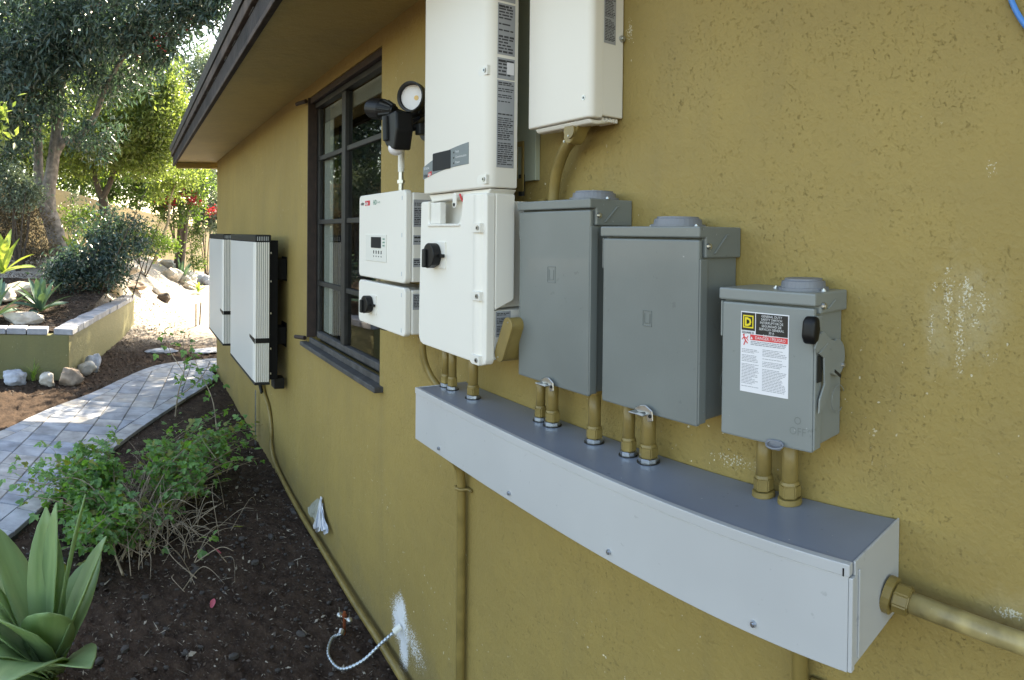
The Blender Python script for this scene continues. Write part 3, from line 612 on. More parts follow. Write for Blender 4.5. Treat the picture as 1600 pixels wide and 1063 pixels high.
for i, s in enumerate(('Fault', 'Communication', 'Power')[::-1]):
    text('band_text', s, .008, (-1.334, IY-.0016, 1.622+i*.0125+.001), FR, M['lwhite'], band)
    bm = B(); cyl(bm, (-1.343, IY-.0009, 1.6245+i*.0125), (-1.343, IY-.0020, 1.6245+i*.0125), .0022, .0022, 10); obj('indicator', bm, M['lblack'], band)
# recessed screw pockets on the soft edge
def pocket(t, x, z, yf, r=.0085):
    bm = B(); prism(bm, rrect(x-.030, x+.009, z-r, z+r, r*.98, 8, (0, 1, 1, 0)), 'y', yf-.0016, yf+.02, .001, 1); p = obj('screw_pocket', bm, M['white2'], t)
    bm = B(); cyl(bm, (x, yf-.0015, z), (x, yf-.0042, z), .0055, .005, 8); obj('pocket_screw', bm, M['chrome'], p)
    bm = B(); cyl(bm, (x, yf-.0042, z), (x, yf-.0046, z), .0026, .0026, 6); obj('screw_slot', bm, M['dgrey'], p)
for z in (1.812, 1.578, 2.04): pocket(inv, -1.207, z, IY+.0015, .0105)
# side stickers (facing +x)
def sticker(t, y0, y1, z0, z1, X, seed, pitch=.0042, m='sticker', ink='ink', heads=5, name='rating_sticker'):
    s = bx(name, M[m], t, X-.001, X+.0006, y0, y1, z0, z1)
    print_lines('small_print', M[ink], s, y0+.002, y1-.002, z0+.004, z1-.004, pitch, 'x', X+.0009, seed, .5, .3, heads); return s
SX = IX1+.0004
sticker(inv, .742, .786, 1.962, 2.18, SX, 11); s_ = sticker(inv, .742, .786, 1.847, 1.957, SX, 12, .0065)
s2_ = sticker(inv, .742, .786, 1.795, 1.840, SX, 13, .0075)
text('maker_name', 'solaredge', .0062, (SX+.001, .7435, 1.948), SR, M['lblack'], s_, 'LEFT', 1, .03)
text('maker_name', 'solaredge', .0070, (SX+.001, .7435, 1.831), SR, M['lblack'], s2_, 'LEFT', 1, .03)
bx('white_patch', M['paper'], s2_, SX, SX+.0013, .766, .784, 1.806, 1.832)
sticker(inv, .742, .786, 1.604, 1.792, SX, 14, .0045)
# lower disconnect
dc = thing('disconnect_box', 'white disconnect box with black rotary knob and top notch, below the tall inverter', 'electrical box', (-1.36, WY, 1.17))
DX0, DX1, DZ0, DZ1 = -1.532, -1.192, 1.176, 1.549
bm = B()   # front cover outline in x,z with a notch at the top left and rounded corners
out = [(-1.300, DZ1), (DX1-.006, DZ1), (DX1-.001, DZ1-.006), (DX1, 1.30), (DX1, DZ0+.012), (DX1-.004, DZ0+.003), (DX1-.014, DZ0)] + \
      [(DX0+.028, DZ0), (DX0+.012, DZ0+.004), (DX0+.003, DZ0+.015), (DX0, DZ0+.03)] + [(DX0+.010, DZ1-.012), (DX0+.014, DZ1-.008), (-1.478, DZ1-.008), (-1.478, 1.492), (-1.470, 1.482), (-1.330, 1.482), (-1.316, 1.488), (-1.308, 1.50)]
prism(bm, out, 'y', IY, IY+.022, .003, 2); fc = obj('front_cover', bm, M['white'], dc)
bm = B(); prism(bm, [(IY+.0225, 1.295), (IY+.0225, DZ1-.001), (.792, DZ1-.002), (.792, 1.318), (.786, 1.313)], 'x', DX1-.03, DX1-.0005, .002, 1); obj('side_cover', bm, M['white'], dc)
bx('inner_frame', M['white2'], dc, DX0+.02, DX1-.031, IY+.0225, .792, 1.296, 1.476, .002)
bx('notch_back', M['white2'], dc, DX0+.03, DX1-.031, IY+.050, .792, 1.477, DZ1-.004, .002)
bx('notch_side', M['white'], dc, -1.303, -1.298, IY+.0225, IY+.0495, 1.484, DZ1-.004, .001)
bm = B(); cyl(bm, (-1.36, IY+.046, 1.535), (-1.36, IY+.040, 1.535), .006, .006, 10); obj('gland', bm, M['dgrey'], dc)
bx('base_box', M['white2'], dc, DX0+.015, DX1-.006, IY+.0225, .870, DZ0+.010, 1.294, .003); bx('base_box', M['white2'], dc, DX0+.02, DX1-.035, .793, .872, 1.296, 1.535, .002)
bm = B(); cyl(bm, (DX1-.038, IY+.004, DZ0+.008), (DX1-.038, IY+.004, DZ1-.004), .022, .022, 24); bmesh.ops.scale(bm, vec=(1, .42, 1), space=Matrix.Translation((0, -(IY+.004), 0)), verts=bm.verts); obj('edge_ridge', bm, M['white'], dc, True)
for z in (1.473, 1.325, 1.186): pocket(dc, -1.216, z, IY-.0075, .0105)
bx('notch_pocket', M['white2'], dc, -1.476, -1.425, IY+.006, IY+.0225, 1.484, DZ1-.012, .002); bx('notch_floor', M['white2'], dc, -1.476, -1.310, IY-.004, IY+.049, 1.477, 1.4838, .002)
bm = B(); prism(bm, rrect(-1.352, -1.334, 1.520, 1.556, .008), 'y', IY+.001, IY+.004, .001, 1); obj('seal_tab', bm, M['white2'], dc)
bm = B(); cyl(bm, (-1.343, IY+.001, 1.528), (-1.343, IY-.0005, 1.528), .004, .004, 12); obj('seal_screw', bm, M['dgrey'], dc)
bm = B(); tube(bm, spline([(-1.325, IY+.006, 1.552), (-1.320, IY+.008, 1.541), (-1.316, IY+.012, 1.532)]), .0025, 8); obj('red_wire', bm, M['redlogo'], dc)
def rotary(t, x, z, yf, w, h, leftward=True):
    bx('knob_plate', M['white2'], t, x-.004, x+w*.75, yf-.004, yf+.001, z-h*.52, z+h*.55, .001)
    bm = B(); prism(bm, [(x+w*.48*math.cos(a), z+h*.5*math.sin(a)) for a in np.linspace(-.9, PI+.1, 18)]+[(x-w*.40, z-h*.5), (x-w*.1, z-h*.53)], 'y', yf-.026, yf-.0045, .002, 2); k = obj('knob', bm, M['black'], t)
    bm = B(); box(bm, x-w*.34, x-w*.10, yf-.034, yf-.0255, z-h*.50, z+h*.25, .003, 2); obj('knob_grip', bm, M['dgrey'], k)
    bx('knob_pointer', M['black'], t, x+w*.48, x+w*.80, yf-.014, yf-.006, z-h*.07, z+h*.07, .001)
rotary(dc, -1.425, 1.407, IY, .062, .060)
sticker(dc, .748, .786, 1.236, 1.292, DX1-.0055, 21, .0035)
# angled olive conduit body at its right side and chain of bits
lb = thing('pipe_elbow', 'olive oval conduit fitting leaning at the lower right side of the white disconnect box', 'conduit fitting', (-1.17, .84, 1.22), 'olive conduit fittings')
def stadium(a, b_, r, n=9):
    a = Vector(a); b_ = Vector(b_); d = (b_-a).normalized(); ang = math.atan2(d.y, d.x); out = []
    for k in range(n): t = ang-PI/2+PI*k/(n-1); out.append((b_.x+r*math.cos(t), b_.y+r*math.sin(t)))
    for k in range(n): t = ang+PI/2+PI*k/(n-1); out.append((a.x+r*math.cos(t), a.y+r*math.sin(t)))
    return out
bm = B(); prism(bm, stadium((-1.178, 1.203), (-1.146, 1.268), .0175), 'y', .744, .749, .001, 1); obj('cover_plate', bm, M['olivepipe'], lb)
bm = B(); prism(bm, stadium((-1.178, 1.203), (-1.146, 1.268), .0165), 'y', .749, .800, .003, 2); obj('body', bm, M['olivepipe'], lb)
for p in ((-1.181, .744, 1.196), (-1.143, .744, 1.275)): screw(lb, p, .002, (0, -1, 0))
bm = B(); tube(bm, spline([(-1.146, .785, 1.27), (-1.158, .81, 1.31), (-1.18, .845, 1.36), (-1.185, .862, 1.44), (-1.19, .865, 1.54)]), .013, 12); obj('conduit', bm, M['olivepipe'], lb)

# JD inverter (left small stack)
JY = .74
jd = thing('inverter', 'small white inverter with control display, right of the window below the security light', 'inverter', (-1.85, WY, 1.32))
JX0, JX1 = -2.045, -1.664
def jcover(z0, z1, zr):
    bm = B(); prism(bm, rrect(JX0, JX1, z0, z1, .016), 'y', JY, JY+.020, .004, 3); return bm
obj('front_cover', jcover(1.318, 1.583, 0), M['white'], jd); bx('body', M['white2'], jd, JX0+.008, JX1+.003, JY+.0205, .868, 1.322, 1.575, .004)
text('maker_name', 'solar', .0155, (-2.028, JY-.0006, 1.551), FR, M['lblack'], jd, 'LEFT', 1, .02)
bx('logo_box', M['redlogo'], jd, -1.986, -1.944, JY-.0008, JY-.0001, 1.548, 1.564); text('maker_name', 'edge', .0155, (-1.984, JY-.0014, 1.551), FR, M['lwhite'], jd, 'LEFT', .9, .02)
text('wave_name', 'HD', .021, (-1.915, JY-.0006, 1.549), FR, M['greenink'], jd, 'LEFT', 1, .02); text('wave_name', 'WAVE', .0085, (-1.880, JY-.0006, 1.552), FR, M['greenink'], jd)
pan = bx('control_panel', M['emb'], jd, -1.975, -1.800, JY-.0022, JY, 1.372, 1.455, .001)
bm = B(); prism(bm, rrect(-1.925, -1.842, 1.414, 1.448, .002), 'y', JY-.0034, JY-.0024); obj('display', bm, M['lcd'], pan)
for i in range(3): bx('indicator', M['greenink'], pan, -1.828, -1.812, JY-.0028, JY-.0024, 1.420+i*.010, 1.424+i*.010)
for i in range(4):
    bx('button', M['dgrey'], pan, -1.905+i*.021, -1.899+i*.021, JY-.0030, JY-.0024, 1.396, 1.406); bm = B(); cyl(bm, (-1.902+i*.021, JY-.0024, 1.388), (-1.902+i*.021, JY-.0032, 1.388), .0022, .0022, 8); obj('indicator', bm, M['dgrey'], pan)
for z in (1.56, 1.455, 1.345): bx('seam_clip', M['inkg'], jd, -1.690, -1.686, JY-.0009, JY-.0002, z-.006, z+.006)
jx = JX1+.0034
a_ = sticker(jd, .763, .815, 1.478, 1.555, jx, 31, .005); b__ = sticker(jd, .763, .815, 1.428, 1.455, jx, 32, .006); c_ = sticker(jd, .763, .815, 1.365, 1.390, jx, 33, .006)
text('maker_name', 'solaredge', .0075, (jx+.001, .765, 1.446), SR, M['lblack'], b__, 'LEFT', 1, .03)
dj = thing('disconnect_box', 'small white disconnect box with black knob, under the small inverter by the window', 'electrical box', (-1.85, WY, 1.16))
bm = B(); out = rrect(JX0, JX1, 1.168, 1.306, .016); out = [(u, v-(u-JX0)*.0) for u, v in out]; prism(bm, out, 'y', JY, JY+.020, .004, 3); obj('front_cover', bm, M['white'], dj)
bx('body', M['white2'], dj, JX0+.008, JX1+.003, JY+.0205, .868, 1.174, 1.300, .004); rotary(dj, -1.925, 1.235, JY, .062, .055)
for z in (1.285, 1.185): bx('seam_clip', M['inkg'], dj, -1.690, -1.686, JY-.0009, JY-.0002, z-.006, z+.006)
sticker(dj, .763, .815, 1.245, 1.290, jx, 34, .0045)
bm = B(); prism(bm, [(.790, 1.236), (.800, 1.242), (.83, 1.242), (.83, 1.200), (.800, 1.200), (.790, 1.206)], 'x', JX1+.0035, JX1+.012, .002, 1); obj('side_fitting', bm, M['olivepipe'], dj)
bm = B(); tube(bm, spline([(-1.96, .77, 1.170), (-1.93, .765, 1.160), (-1.88, .77, 1.158), (-1.84, .775, 1.166)]), .003, 8); obj('cable_loop', bm, M['black'], dj)
jc = thing('conduit', 'thin olive conduit from the small white disconnect box curving behind the wireway end', 'conduit', (-1.70, .85, 1.05), 'olive wall conduits')
bm = B(); tube(bm, spline([(-1.735, .83, 1.166), (-1.735, .832, 1.10), (-1.722, .845, 1.05), (-1.685, .860, 1.01), (-1.66, .866, .985)]), .0105, 12); obj('pipe', bm, M['olivepipe'], jc)
bm = B(); cyl(bm, (-1.735, .83, 1.135), (-1.735, .83, 1.155), .0155, .0155, 8); obj('nut', bm, M['olivepipe'], jc)

# backing plate and slotted bracket
tag(bx('backing_plate', M['plate'], None, -1.30, -1.222, .866, .8795, 1.585, 2.3, .0015), 'pale green grey mounting plate on wall between the two tall white units', 'mounting plate')
brk = thing('slotted_bracket', 'olive slotted metal bracket hanging beside the bottom of the tall inverter', 'bracket', (-1.25, .85, 1.6))
bm = B()
BX0, BX1 = -1.279, -1.246
for (a, b_, c, d) in ((BX0, BX0+.007, 1.56, 1.676), (BX1-.007, BX1, 1.56, 1.676), (BX0+.007, BX1-.007, 1.664, 1.676), (BX0+.007, BX1-.007, 1.56, 1.590)): box(bm, a, b_, .848, .851, c, d)
obj('frame', bm, M['olivepipe'], brk); bx('hook', M['dgrey'], brk, -1.270, -1.255, .852, .86, 1.55, 1.600, .001); screw(brk, (-1.274, .848, 1.670), .002)

# upper right white box
wb = thing('white_enclosure', 'white electrical enclosure at upper right of the inverter, above the tall grey box', 'electrical box', (-1.04, WY, 1.68))
YB = .793
obj('cover', cover(-1.150, -.942, YB, .822, 1.684, 2.2, .014), M['white'], wb, True)
bx('body', M['white2'], wb, -1.140, -.9435, .8222, .8785, 1.690, 2.2, .003)
bm = B(); prism(bm, [(YB+.006, 1.682), (.820, 1.682), (.870, 1.690), (.870, 1.684), (.82, 1.674), (YB+.012, 1.674)], 'x', -1.130, -.952, .002, 1); obj('bottom_flange', bm, M['white'], wb)
for i in range(5): bx('vent_rib', M['white2'], wb, -1.0, -.950, .830+i*.009, .834+i*.009, 1.681, 1.688)
pocket(wb, -.962, 1.722, YB+.003, .008); sticker(wb, .826, .856, 1.830, 1.94, -.9432, 41, .0030, name='rating_sticker', heads=8)
screw(wb, (-.943, .872, 1.846), .007, (1, 0, 0))
wf = thing('pipe_elbow', 'olive round cornered conduit fitting under the upper right white enclosure', 'conduit fitting', (-1.02, .83, 1.65), 'olive conduit fittings')
bm = B(); prism(bm, stadium((-1.028, 1.658), (-1.008, 1.684), .016), 'y', .808, .840, .003, 2); obj('body', bm, M['olivepipe'], wf)
bm = B(); cyl(bm, (-1.02, .8075, 1.668), (-1.02, .803, 1.668), .0165, .016, 18); obj('cover_plate', bm, M['olivepipe'], wf)
screw(wf, (-1.02, .803, 1.657), .002); screw(wf, (-1.02, .803, 1.680), .002)
for p in ((-1.048, .815, 1.650), (-1.036, .815, 1.646)): screw(wf, p, .003, (0, -1, 0))
wc = thing('conduit', 'dark olive conduit bending down from the white enclosure behind the tall grey box', 'conduit', (-1.1, .85, 1.53), 'olive wall conduits')
bm = B(); tube(bm, spline([(-1.035, .835, 1.660), (-1.075, .84, 1.643), (-1.108, .845, 1.605), (-1.128, .85, 1.565), (-1.136, .852, 1.50)]), .0125, 14); obj('pipe', bm, M['olivepipe'], wc)

# ------------------------------------------------------------------ security light
lt = thing('security_light', 'black security light with two lamp heads and motion sensor above the small inverter', 'security light', (-1.80, WY, 1.80))
bm = B(); cyl(bm, (-1.775, .872, 1.79), (-1.775, .852, 1.79), .055, .05, 24); cyl(bm, (-1.775, .852, 1.79), (-1.745, .80, 1.80), .026, .022, 14); obj('mount', bm, M['black'], lt)
def head(c, d, r, ln, open_):
    c = Vector(c); d = Vector(d).normalized(); bm = B()
    cyl(bm, c-d*ln*.55, c-d*ln*.1, r*.45, r*.80, 20, True); cyl(bm, c-d*ln*.1, c+d*ln*.22, r*.80, r, 24, False)
    # hood: open ring with thickness
    q = d.to_track_quat('Z', 'Y'); n = 28; rings = []
    for (rr, off) in ((r, .22), (r*1.02, .75), (r*.92, .75), (r*.86, .18)):
        rings.append([bm.verts.new(c+d*(ln*(off+(.22*math.cos(2*PI*k/n) if off > .5 else 0)))+q @ Vector((rr*math.cos(2*PI*k/n), rr*math.sin(2*PI*k/n), 0))) for k in range(n)])
    for i in range(3):
        for k in range(n): bm.faces.new((rings[i][k], rings[i][(k+1) % n], rings[i+1][(k+1) % n], rings[i+1][k]))
    h = obj('lamp_head', bm, M['black'], lt)
    bm = B()
    for k in range(10):
        a = 2*PI*k/10; v = q @ Vector((math.cos(a), math.sin(a), 0)); cyl(bm, c-d*ln*.45+v*r*.50, c+d*ln*.1+v*r*.88, .004, .0045, 6)
    obj('cooling_fin', bm, M['dgrey'], h)
    bm = B(); cyl(bm, c+d*ln*.20, c+d*ln*.26, r*.86, r*.84, 32); obj('lens', bm, M['lens'], h)
    bm = B(); cyl(bm, c+d*ln*.261+q @ Vector((.010, -.002, 0)), c+d*ln*.275+q @ Vector((.010, -.002, 0)), .007, .006, 12); obj('led_chip', bm, M['led'], h)
    return h
head((-1.665, .765, 1.840), (.85, -.80, -.12), .041, .055, 1)
head((-1.775, .725, 1.822), (-1.0, -.38, .22), .031, .066, 1)
bm = B(); tube(bm, [(-1.70, .80, 1.81), (-1.735, .78, 1.80), (-1.755, .745, 1.815)], .011, 10); tube(bm, [(-1.69, .80, 1.81), (-1.672, .79, 1.82), (-1.655, .775, 1.835)], .012, 10); tube(bm, [(-1.72, .82, 1.79), (-1.66, .76, 1.755), (-1.69, .735, 1.755)], .010, 10)
obj('arm', bm, M['black'], lt)
bm = B(); prism(bm, [(-1.735, 1.795), (-1.648, 1.798), (-1.640, 1.745), (-1.658, 1.690), (-1.715, 1.706), (-1.742, 1.730)], 'y', .700, .752, .006, 2); sb = obj('sensor_body', bm, M['black'], lt)
bm = B(); cyl(bm, (-1.712, .697, 1.790), (-1.706, .697, 1.722), .010, .010, 16); obj('sensor_rib', bm, M['dgrey'], sb)
bm = B(); bmesh.ops.create_uvsphere(bm, u_segments=20, v_segments=12, radius=.027, matrix=Matrix.Translation((-1.692, .722, 1.700)) @ Matrix.Diagonal((1, .85, .78, 1))); obj('sensor_dome', bm, M['lens'], sb, True)
bx('knob_box', M['dgrey'], lt, -1.662, -1.63, .765, .80, 1.735, 1.765, .003)
wcn = thing('conduit', 'short white conduit with steel coupling from the security light to the small inverter top', 'conduit', (-1.735, .78, 1.58))
bm = B(); cyl(bm, (-1.755, .765, 1.72), (-1.755, .765, 1.640), .0095, .0095, 16); obj('pipe', bm, M['wirewhite'], wcn)
bm = B(); cyl(bm, (-1.755, .765, 1.640), (-1.755, .765, 1.576), .0075, .0075, 14); cyl(bm, (-1.755, .765, 1.606), (-1.755, .765, 1.616), .012, .012, 8); cyl(bm, (-1.755, .765, 1.577), (-1.755, .765, 1.584), .011, .011, 8); obj('coupling', bm, M['chrome'], wcn)

# ------------------------------------------------------------------ wall batteries
def battery(x0, x1, label):
    t = thing('wall_battery', label, 'battery', ((x0+x1)/2, WY, .6), 'silver wall batteries'); yf, yb = .680, .768; z0, z1 = .618, 1.405
    bx('front_panel', M['silver'], t, x0, x1-.07, yf, yf+.010, z0, z1, .002)
    bx('front_edge', M['rib'], t, x1-.069, x1-.006, yf+.0005, yf+.010, z0, z1, .004, 3)
    bx('core', M['blackdeep'], t, x0+.01, x1-.012, yf+.0105, .815, z0+.01, z1+.01, .003)
    ns = 7; wst = (yb-yf-.006)/ns
    for i in range(ns):                                             # upright ribs of the side
        y = yf+.003+i*wst; bx('side_rib', M['rib'], t, x1-.011, x1, y, y+wst*.74, z0, z1, .0015, 1)
    bx('side_backing', M['dgrey'], t, x1-.0118, x1-.006, yf+.003, yb, z0, z1)
    bx('top_cap', M['dgrey'], t, x0, x1+.001, yf-.001, yb+.004, z1+.002, z1+.042, .006, 2)
    for i in range(7): y = yf+.012+i*.010; bx('cap_slot', M['inkg'], t, x1+.0008, x1+.0018, y, y+.003, z1+.008, z1+.032)
    bx('base_trim', M['dgrey'], t, x0, x1+.001, yf-.001, yb, z0-.016, z0-.002, .003)
    bx('status_strip', M['black'], t, x1-.0115, x1+.0016, yf+.004, yb-.002, .838, .866, .001)
    bm = B(); prism(bm, [(x1-.16, .852), (x1-.001, .836), (x1-.001, .864), (x1-.16, .868)], 'y', yf-.0012, yf+.001); obj('status_strip', bm, M['black'], t)
    for z in (1.25, .87):
        b = bx('wall_bracket', M['blackdeep'], t, x1-.17, x1-.06, .8725, .8785, z-.07, z+.07, .002)
        for dz in (-.03, .0, .03): screw(b, (x1-.072, .8722, z+dz), .004, (0, -1, 0), 'bracket_screw')
    bx('wall_bracket', M['blackdeep'], t, x1-.15, x1-.05, .815, .8720, 1.19, 1.31, .003)
    bx('wall_bracket', M['blackdeep'], t, x1-.15, x1-.05, .815, .8720, .82, .92, .003)
    for z in (1.18, 1.0, .80, .66, 1.34): bx('side_clip', M['chrome'], t, x1-.010, x1-.004, yb+.001, yb+.008, z, z+.010)
    bx('cable_gland', M['black'], t, x1-.12, x1-.03, .80, .86, z0-.05, z0+.012, .004)
    return t
battery(-4.48, -3.575, 'nearer silver wall battery with black top cap and ribbed side'); battery(-5.76, -4.86, 'farther silver wall battery, left and behind the nearer one')

# ------------------------------------------------------------------ wall conduits, cables, small wall things
vc = thing('conduit', 'olive vertical conduit running from under the wireway down the wall', 'conduit', (-1.40, .855, 0), 'olive wall conduits')
bm = B(); tube(bm, spline([(-1.555, .80, .935), (-1.556, .825, .875), (-1.552, .856, .82), (-1.550, .862, .78)], 5)+[Vector((-1.548, .863, z)) for z in (.6, .4, .2, -.05)], .0125, 14); obj('pipe', bm, M['olivepipe'], vc)
bm = B(); tube(bm, [(-1.567, .874, .765), (-1.563, .852, .765), (-1.55, .847, .765), (-1.536, .852, .765), (-1.532, .872, .765), (-1.515, .875, .765)], .0045, 8); obj('strap', bm, M['olivepipe'], vc)
screw(vc, (-1.518, .874, .765), .004)
v2 = thing('conduit', 'olive conduit under the right end of the wireway at the bottom edge', 'conduit', (-.5, .86, 0), 'olive wall conduits')
bm = B(); tube(bm, [(-.512, .84, .93), (-.512, .855, .86)]+[(-.512, .860, z) for z in (.80, .6, .3, -.03)], .013, 14); obj('pipe', bm, M['olivepipe'], v2)
bm = B(); tube(bm, spline([(-.50, .874, .775), (-.47, .868, .775), (-.44, .874, .74)]), .004, 8); obj('strap', bm, M['olivepipe'], v2)
rc = thing('conduit', 'worn olive horizontal conduit leaving the right end of the wireway', 'conduit', (-.2, .84, .93))
bm = B(); tube(bm, [(-.33, .835, .962), (-.25, .838, .948), (-.1, .842, .918), (.2, .846, .86), (1.2, .85, .70)], .0135, 18); obj('pipe', bm, M['wornpipe'] if 'wornpipe' in M else M['olivepipe'], rc)
bm = B(); cyl(bm, (-.358, .834, .966), (-.346, .834, .964), .024, .024, 20); obj('locknut', bm, M['olivepipe'], rc)
bm = B(); cyl(bm, (-.345, .834, .964), (-.322, .835, .9605), .0195, .0195, 8); bmesh.ops.bevel(bm, geom=bm.edges[:], offset=.002, segments=2, affect='EDGES'); obj('compression_nut', bm, M['olivepipe'], rc)
bc = B(); tube(bc, spline([(-.215, .872, 1.83), (-.205, .872, 1.795), (-.190, .872, 1.765), (-.165, .872, 1.735), (-.12, .872, 1.70), (-.05, .872, 1.69)]), .0045, 10); tag(obj('cable', bc, M['blue'], None), 'bright blue cable hanging on the wall at the upper right corner', 'cable')
# conduit along the wall foot from the battery
fc_ = thing('conduit', 'long olive conduit coming down from the batteries and running along the foot of wall', 'conduit', (-3, .85, 0), 'olive wall conduits')
bm = B(); tube(bm, spline([(-4.30, .86, .60), (-4.28, .862, .48), (-4.20, .865, .40), (-4.05, .866, .33), (-3.99, .866, .22), (-3.97, .862, .14), (-3.86, .858, .07), (-3.6, .856, .035), (-3.2, .852, .02), (-2.8, .85, .022), (-2.4, .848, .018), (-2.1, .85, .02), (-1.8, .85, .012), (-1.5, .85, .0)], 5), .0125, 12); obj('pipe', bm, M['olivepipe'], fc_, True)
bm = B(); tube(bm, spline([(-4.24, .80, .60), (-4.23, .84, .45), (-4.2, .85, .40)], 5), .012, 8); obj('cable', bm, M['black'], fc_)
st = thing('stake', 'thin blue grey metal stake standing against the wall below the battery', 'stake', (-4.45, .84, 0))
bm = B(); box(bm, -4.455, -4.435, .85, .856, -.05, .36); obj('post', bm, M['galv'], st)
pls = thing('plastic_sheet', 'crumpled folded clear plastic sheet stuck to the wall near the ground', 'plastic sheet', (-2.9, .86, .1))
rp_ = random.Random(4)
def strip(top, bot, w0, w1, yo, m, name):
    bm = B(); n = 8; rows = []
    for j in range(n+1):
        t = j/n; c = Vector(top).lerp(Vector(bot), t); w = w0+(w1-w0)*t; row = []
        for i in range(7):
            u = i/6-.5; row.append(bm.verts.new((c.x+u*w, .876-yo-.007*abs(math.sin(u*6+t*3+yo*400))*(.5+t)-.004*t, c.z+.010*math.sin(u*9+yo*300)*t)))
        rows.append(row)
    for j in range(n):
        for i in range(6): bm.faces.new((rows[j][i], rows[j][i+1], rows[j+1][i+1], rows[j+1][i]))
    o = obj(name, bm, m, pls); md = o.modifiers.new('solidify', 'SOLIDIFY'); md.thickness = .0012
strip((-2.93, 0, .195), (-3.02, 0, .075), .06, .20, .001, M['film'], 'film')
for k in range(6):
    u = k/5; strip((-2.895+u*.02, 0, .226-.008*k), (-2.975+u*.215, 0, .050+.016*k+rp_.uniform(-.01, .01)), .022, .040, .003+.0035*(k % 3), M['plastic'] if k % 2 else M['plastic2'], 'fold')
# valve with flexible conduit
vv = thing('water_valve', 'small copper valve with two chrome knobs standing in the soil near the wall', 'valve', (-2.245, .765, 0))
vx, vy = -2.245, .765
bm = B(); cyl(bm, (vx, vy, -.04), (vx, vy, .068), .0055, .0055, 12); cyl(bm, (vx, vy, .050), (vx, vy, .058), .009, .009, 8); obj('stem', bm, M['brass'], vv)
for s in (-1, 1):
    bm = B(); bmesh.ops.create_icosphere(bm, subdivisions=2, radius=.012, matrix=Matrix.Translation((vx+.020*s, vy+.012*s, .045))); obj('knob', bm, M['chrome'], vv, True)
    bm = B(); cyl(bm, (vx, vy, .047), (vx+.018*s, vy+.011*s, .046), .004, .004, 8); cyl(bm, (vx+.020*s, vy+.012*s, .052), (vx+.022*s, vy+.013*s, .075), .0025, .002, 6); obj('lever', bm, M['chrome'], vv)
bm = B(); cyl(bm, (vx+.016, vy-.014, .012), (vx+.030, vy-.024, .004), .011, .011, 8); obj('outlet_nut', bm, M['chrome'], vv)
fx = thing('flexible_conduit', 'silver flexible metal conduit looping from the valve to the white sprayed patch on wall', 'conduit', (-2.1, .8, 0))
cp = spline([(vx+.028, vy-.022, .006), (-2.205, .705, .004), (-2.12, .665, .006), (-2.03, .68, .012), (-1.99, .74, .05), (-1.985, .81, .10), (-1.983, .872, .138)], 26)
bm = B(); tube(bm, cp, [.0062 if (i//2) % 2 else .0044 for i in range(len(cp))], 10); obj('armour', bm, M['steel'], fx)
bm = B(); cyl(bm, (-1.984, .85, .125), (-1.983, .876, .141), .010, .011, 10); obj('wall_fitting', bm, M['wirewhite'], fx)

# ------------------------------------------------------------------ path with single pavers
Lp = [(-2.4, -2.0), (-3.5, -1.47), (-4.6, -.95), (-4.97, -.80), (-5.36, -.62), (-5.7, -.42), (-6.09, -.23), (-6.49, -.05), (-6.89, .16), (-7.12, .38), (-7.30, .73), (-7.42, 1.3), (-7.45, 2.4)]
Rp = [(-1.5, -1.3), (-2.3, -.90), (-2.94, -.61), (-3.24, -.51), (-3.96, -.26), (-4.66, .01), (-5.47, .39), (-5.80, .56), (-6.12, .72), (-6.45, .83), (-6.80, .86), (-6.85, 1.4), (-6.85, 2.4)]
def resample(P, n):
    P = [Vector((*p, 0)) for p in P]; P = spline(P, 6); d = [0]
    for i in range(1, len(P)): d.append(d[-1]+(P[i]-P[i-1]).length)
    out = []
    for k in range(n):
        s = d[-1]*k/(n-1); i = max(j for j in range(len(d)) if d[j] <= s+1e-9); i = min(i, len(P)-2); t = (s-d[i])/max(1e-6, d[i+1]-d[i]); out.append(P[i].lerp(P[i+1], t))
    return out
NL = 120; LL, RR = resample(Lp, NL), resample(Rp, NL)
bm = B(); a = [bm.verts.new((p.x, p.y, .000)) for p in LL]; b_ = [bm.verts.new((p.x, p.y, .000)) for p in RR]
a2 = [bm.verts.new((p.x, p.y, -.06)) for p in LL]; b2 = [bm.verts.new((p.x, p.y, -.06)) for p in RR]
for i in range(NL-1):
    bm.faces.new((a[i], a[i+1], b_[i+1], b_[i])); bm.faces.new((a[i], a2[i], a2[i+1], a[i+1])); bm.faces.new((b_[i], b_[i+1], b2[i+1], b2[i]))
path = obj('path', bm, M['sand'], None); tag(path, None, None, kind='structure')
poly = [(p.x, p.y) for p in LL]+[(p.x, p.y) for p in RR][::-1]
def inside(x, y, P):
    c = False; j = len(P)-1
    for i in range(len(P)):
        if (P[i][1] > y) != (P[j][1] > y) and x < (P[j][0]-P[i][0])*(y-P[i][1])/(P[j][1]-P[i][1])+P[i][0]: c = not c
        j = i
    return c
npav = [0]
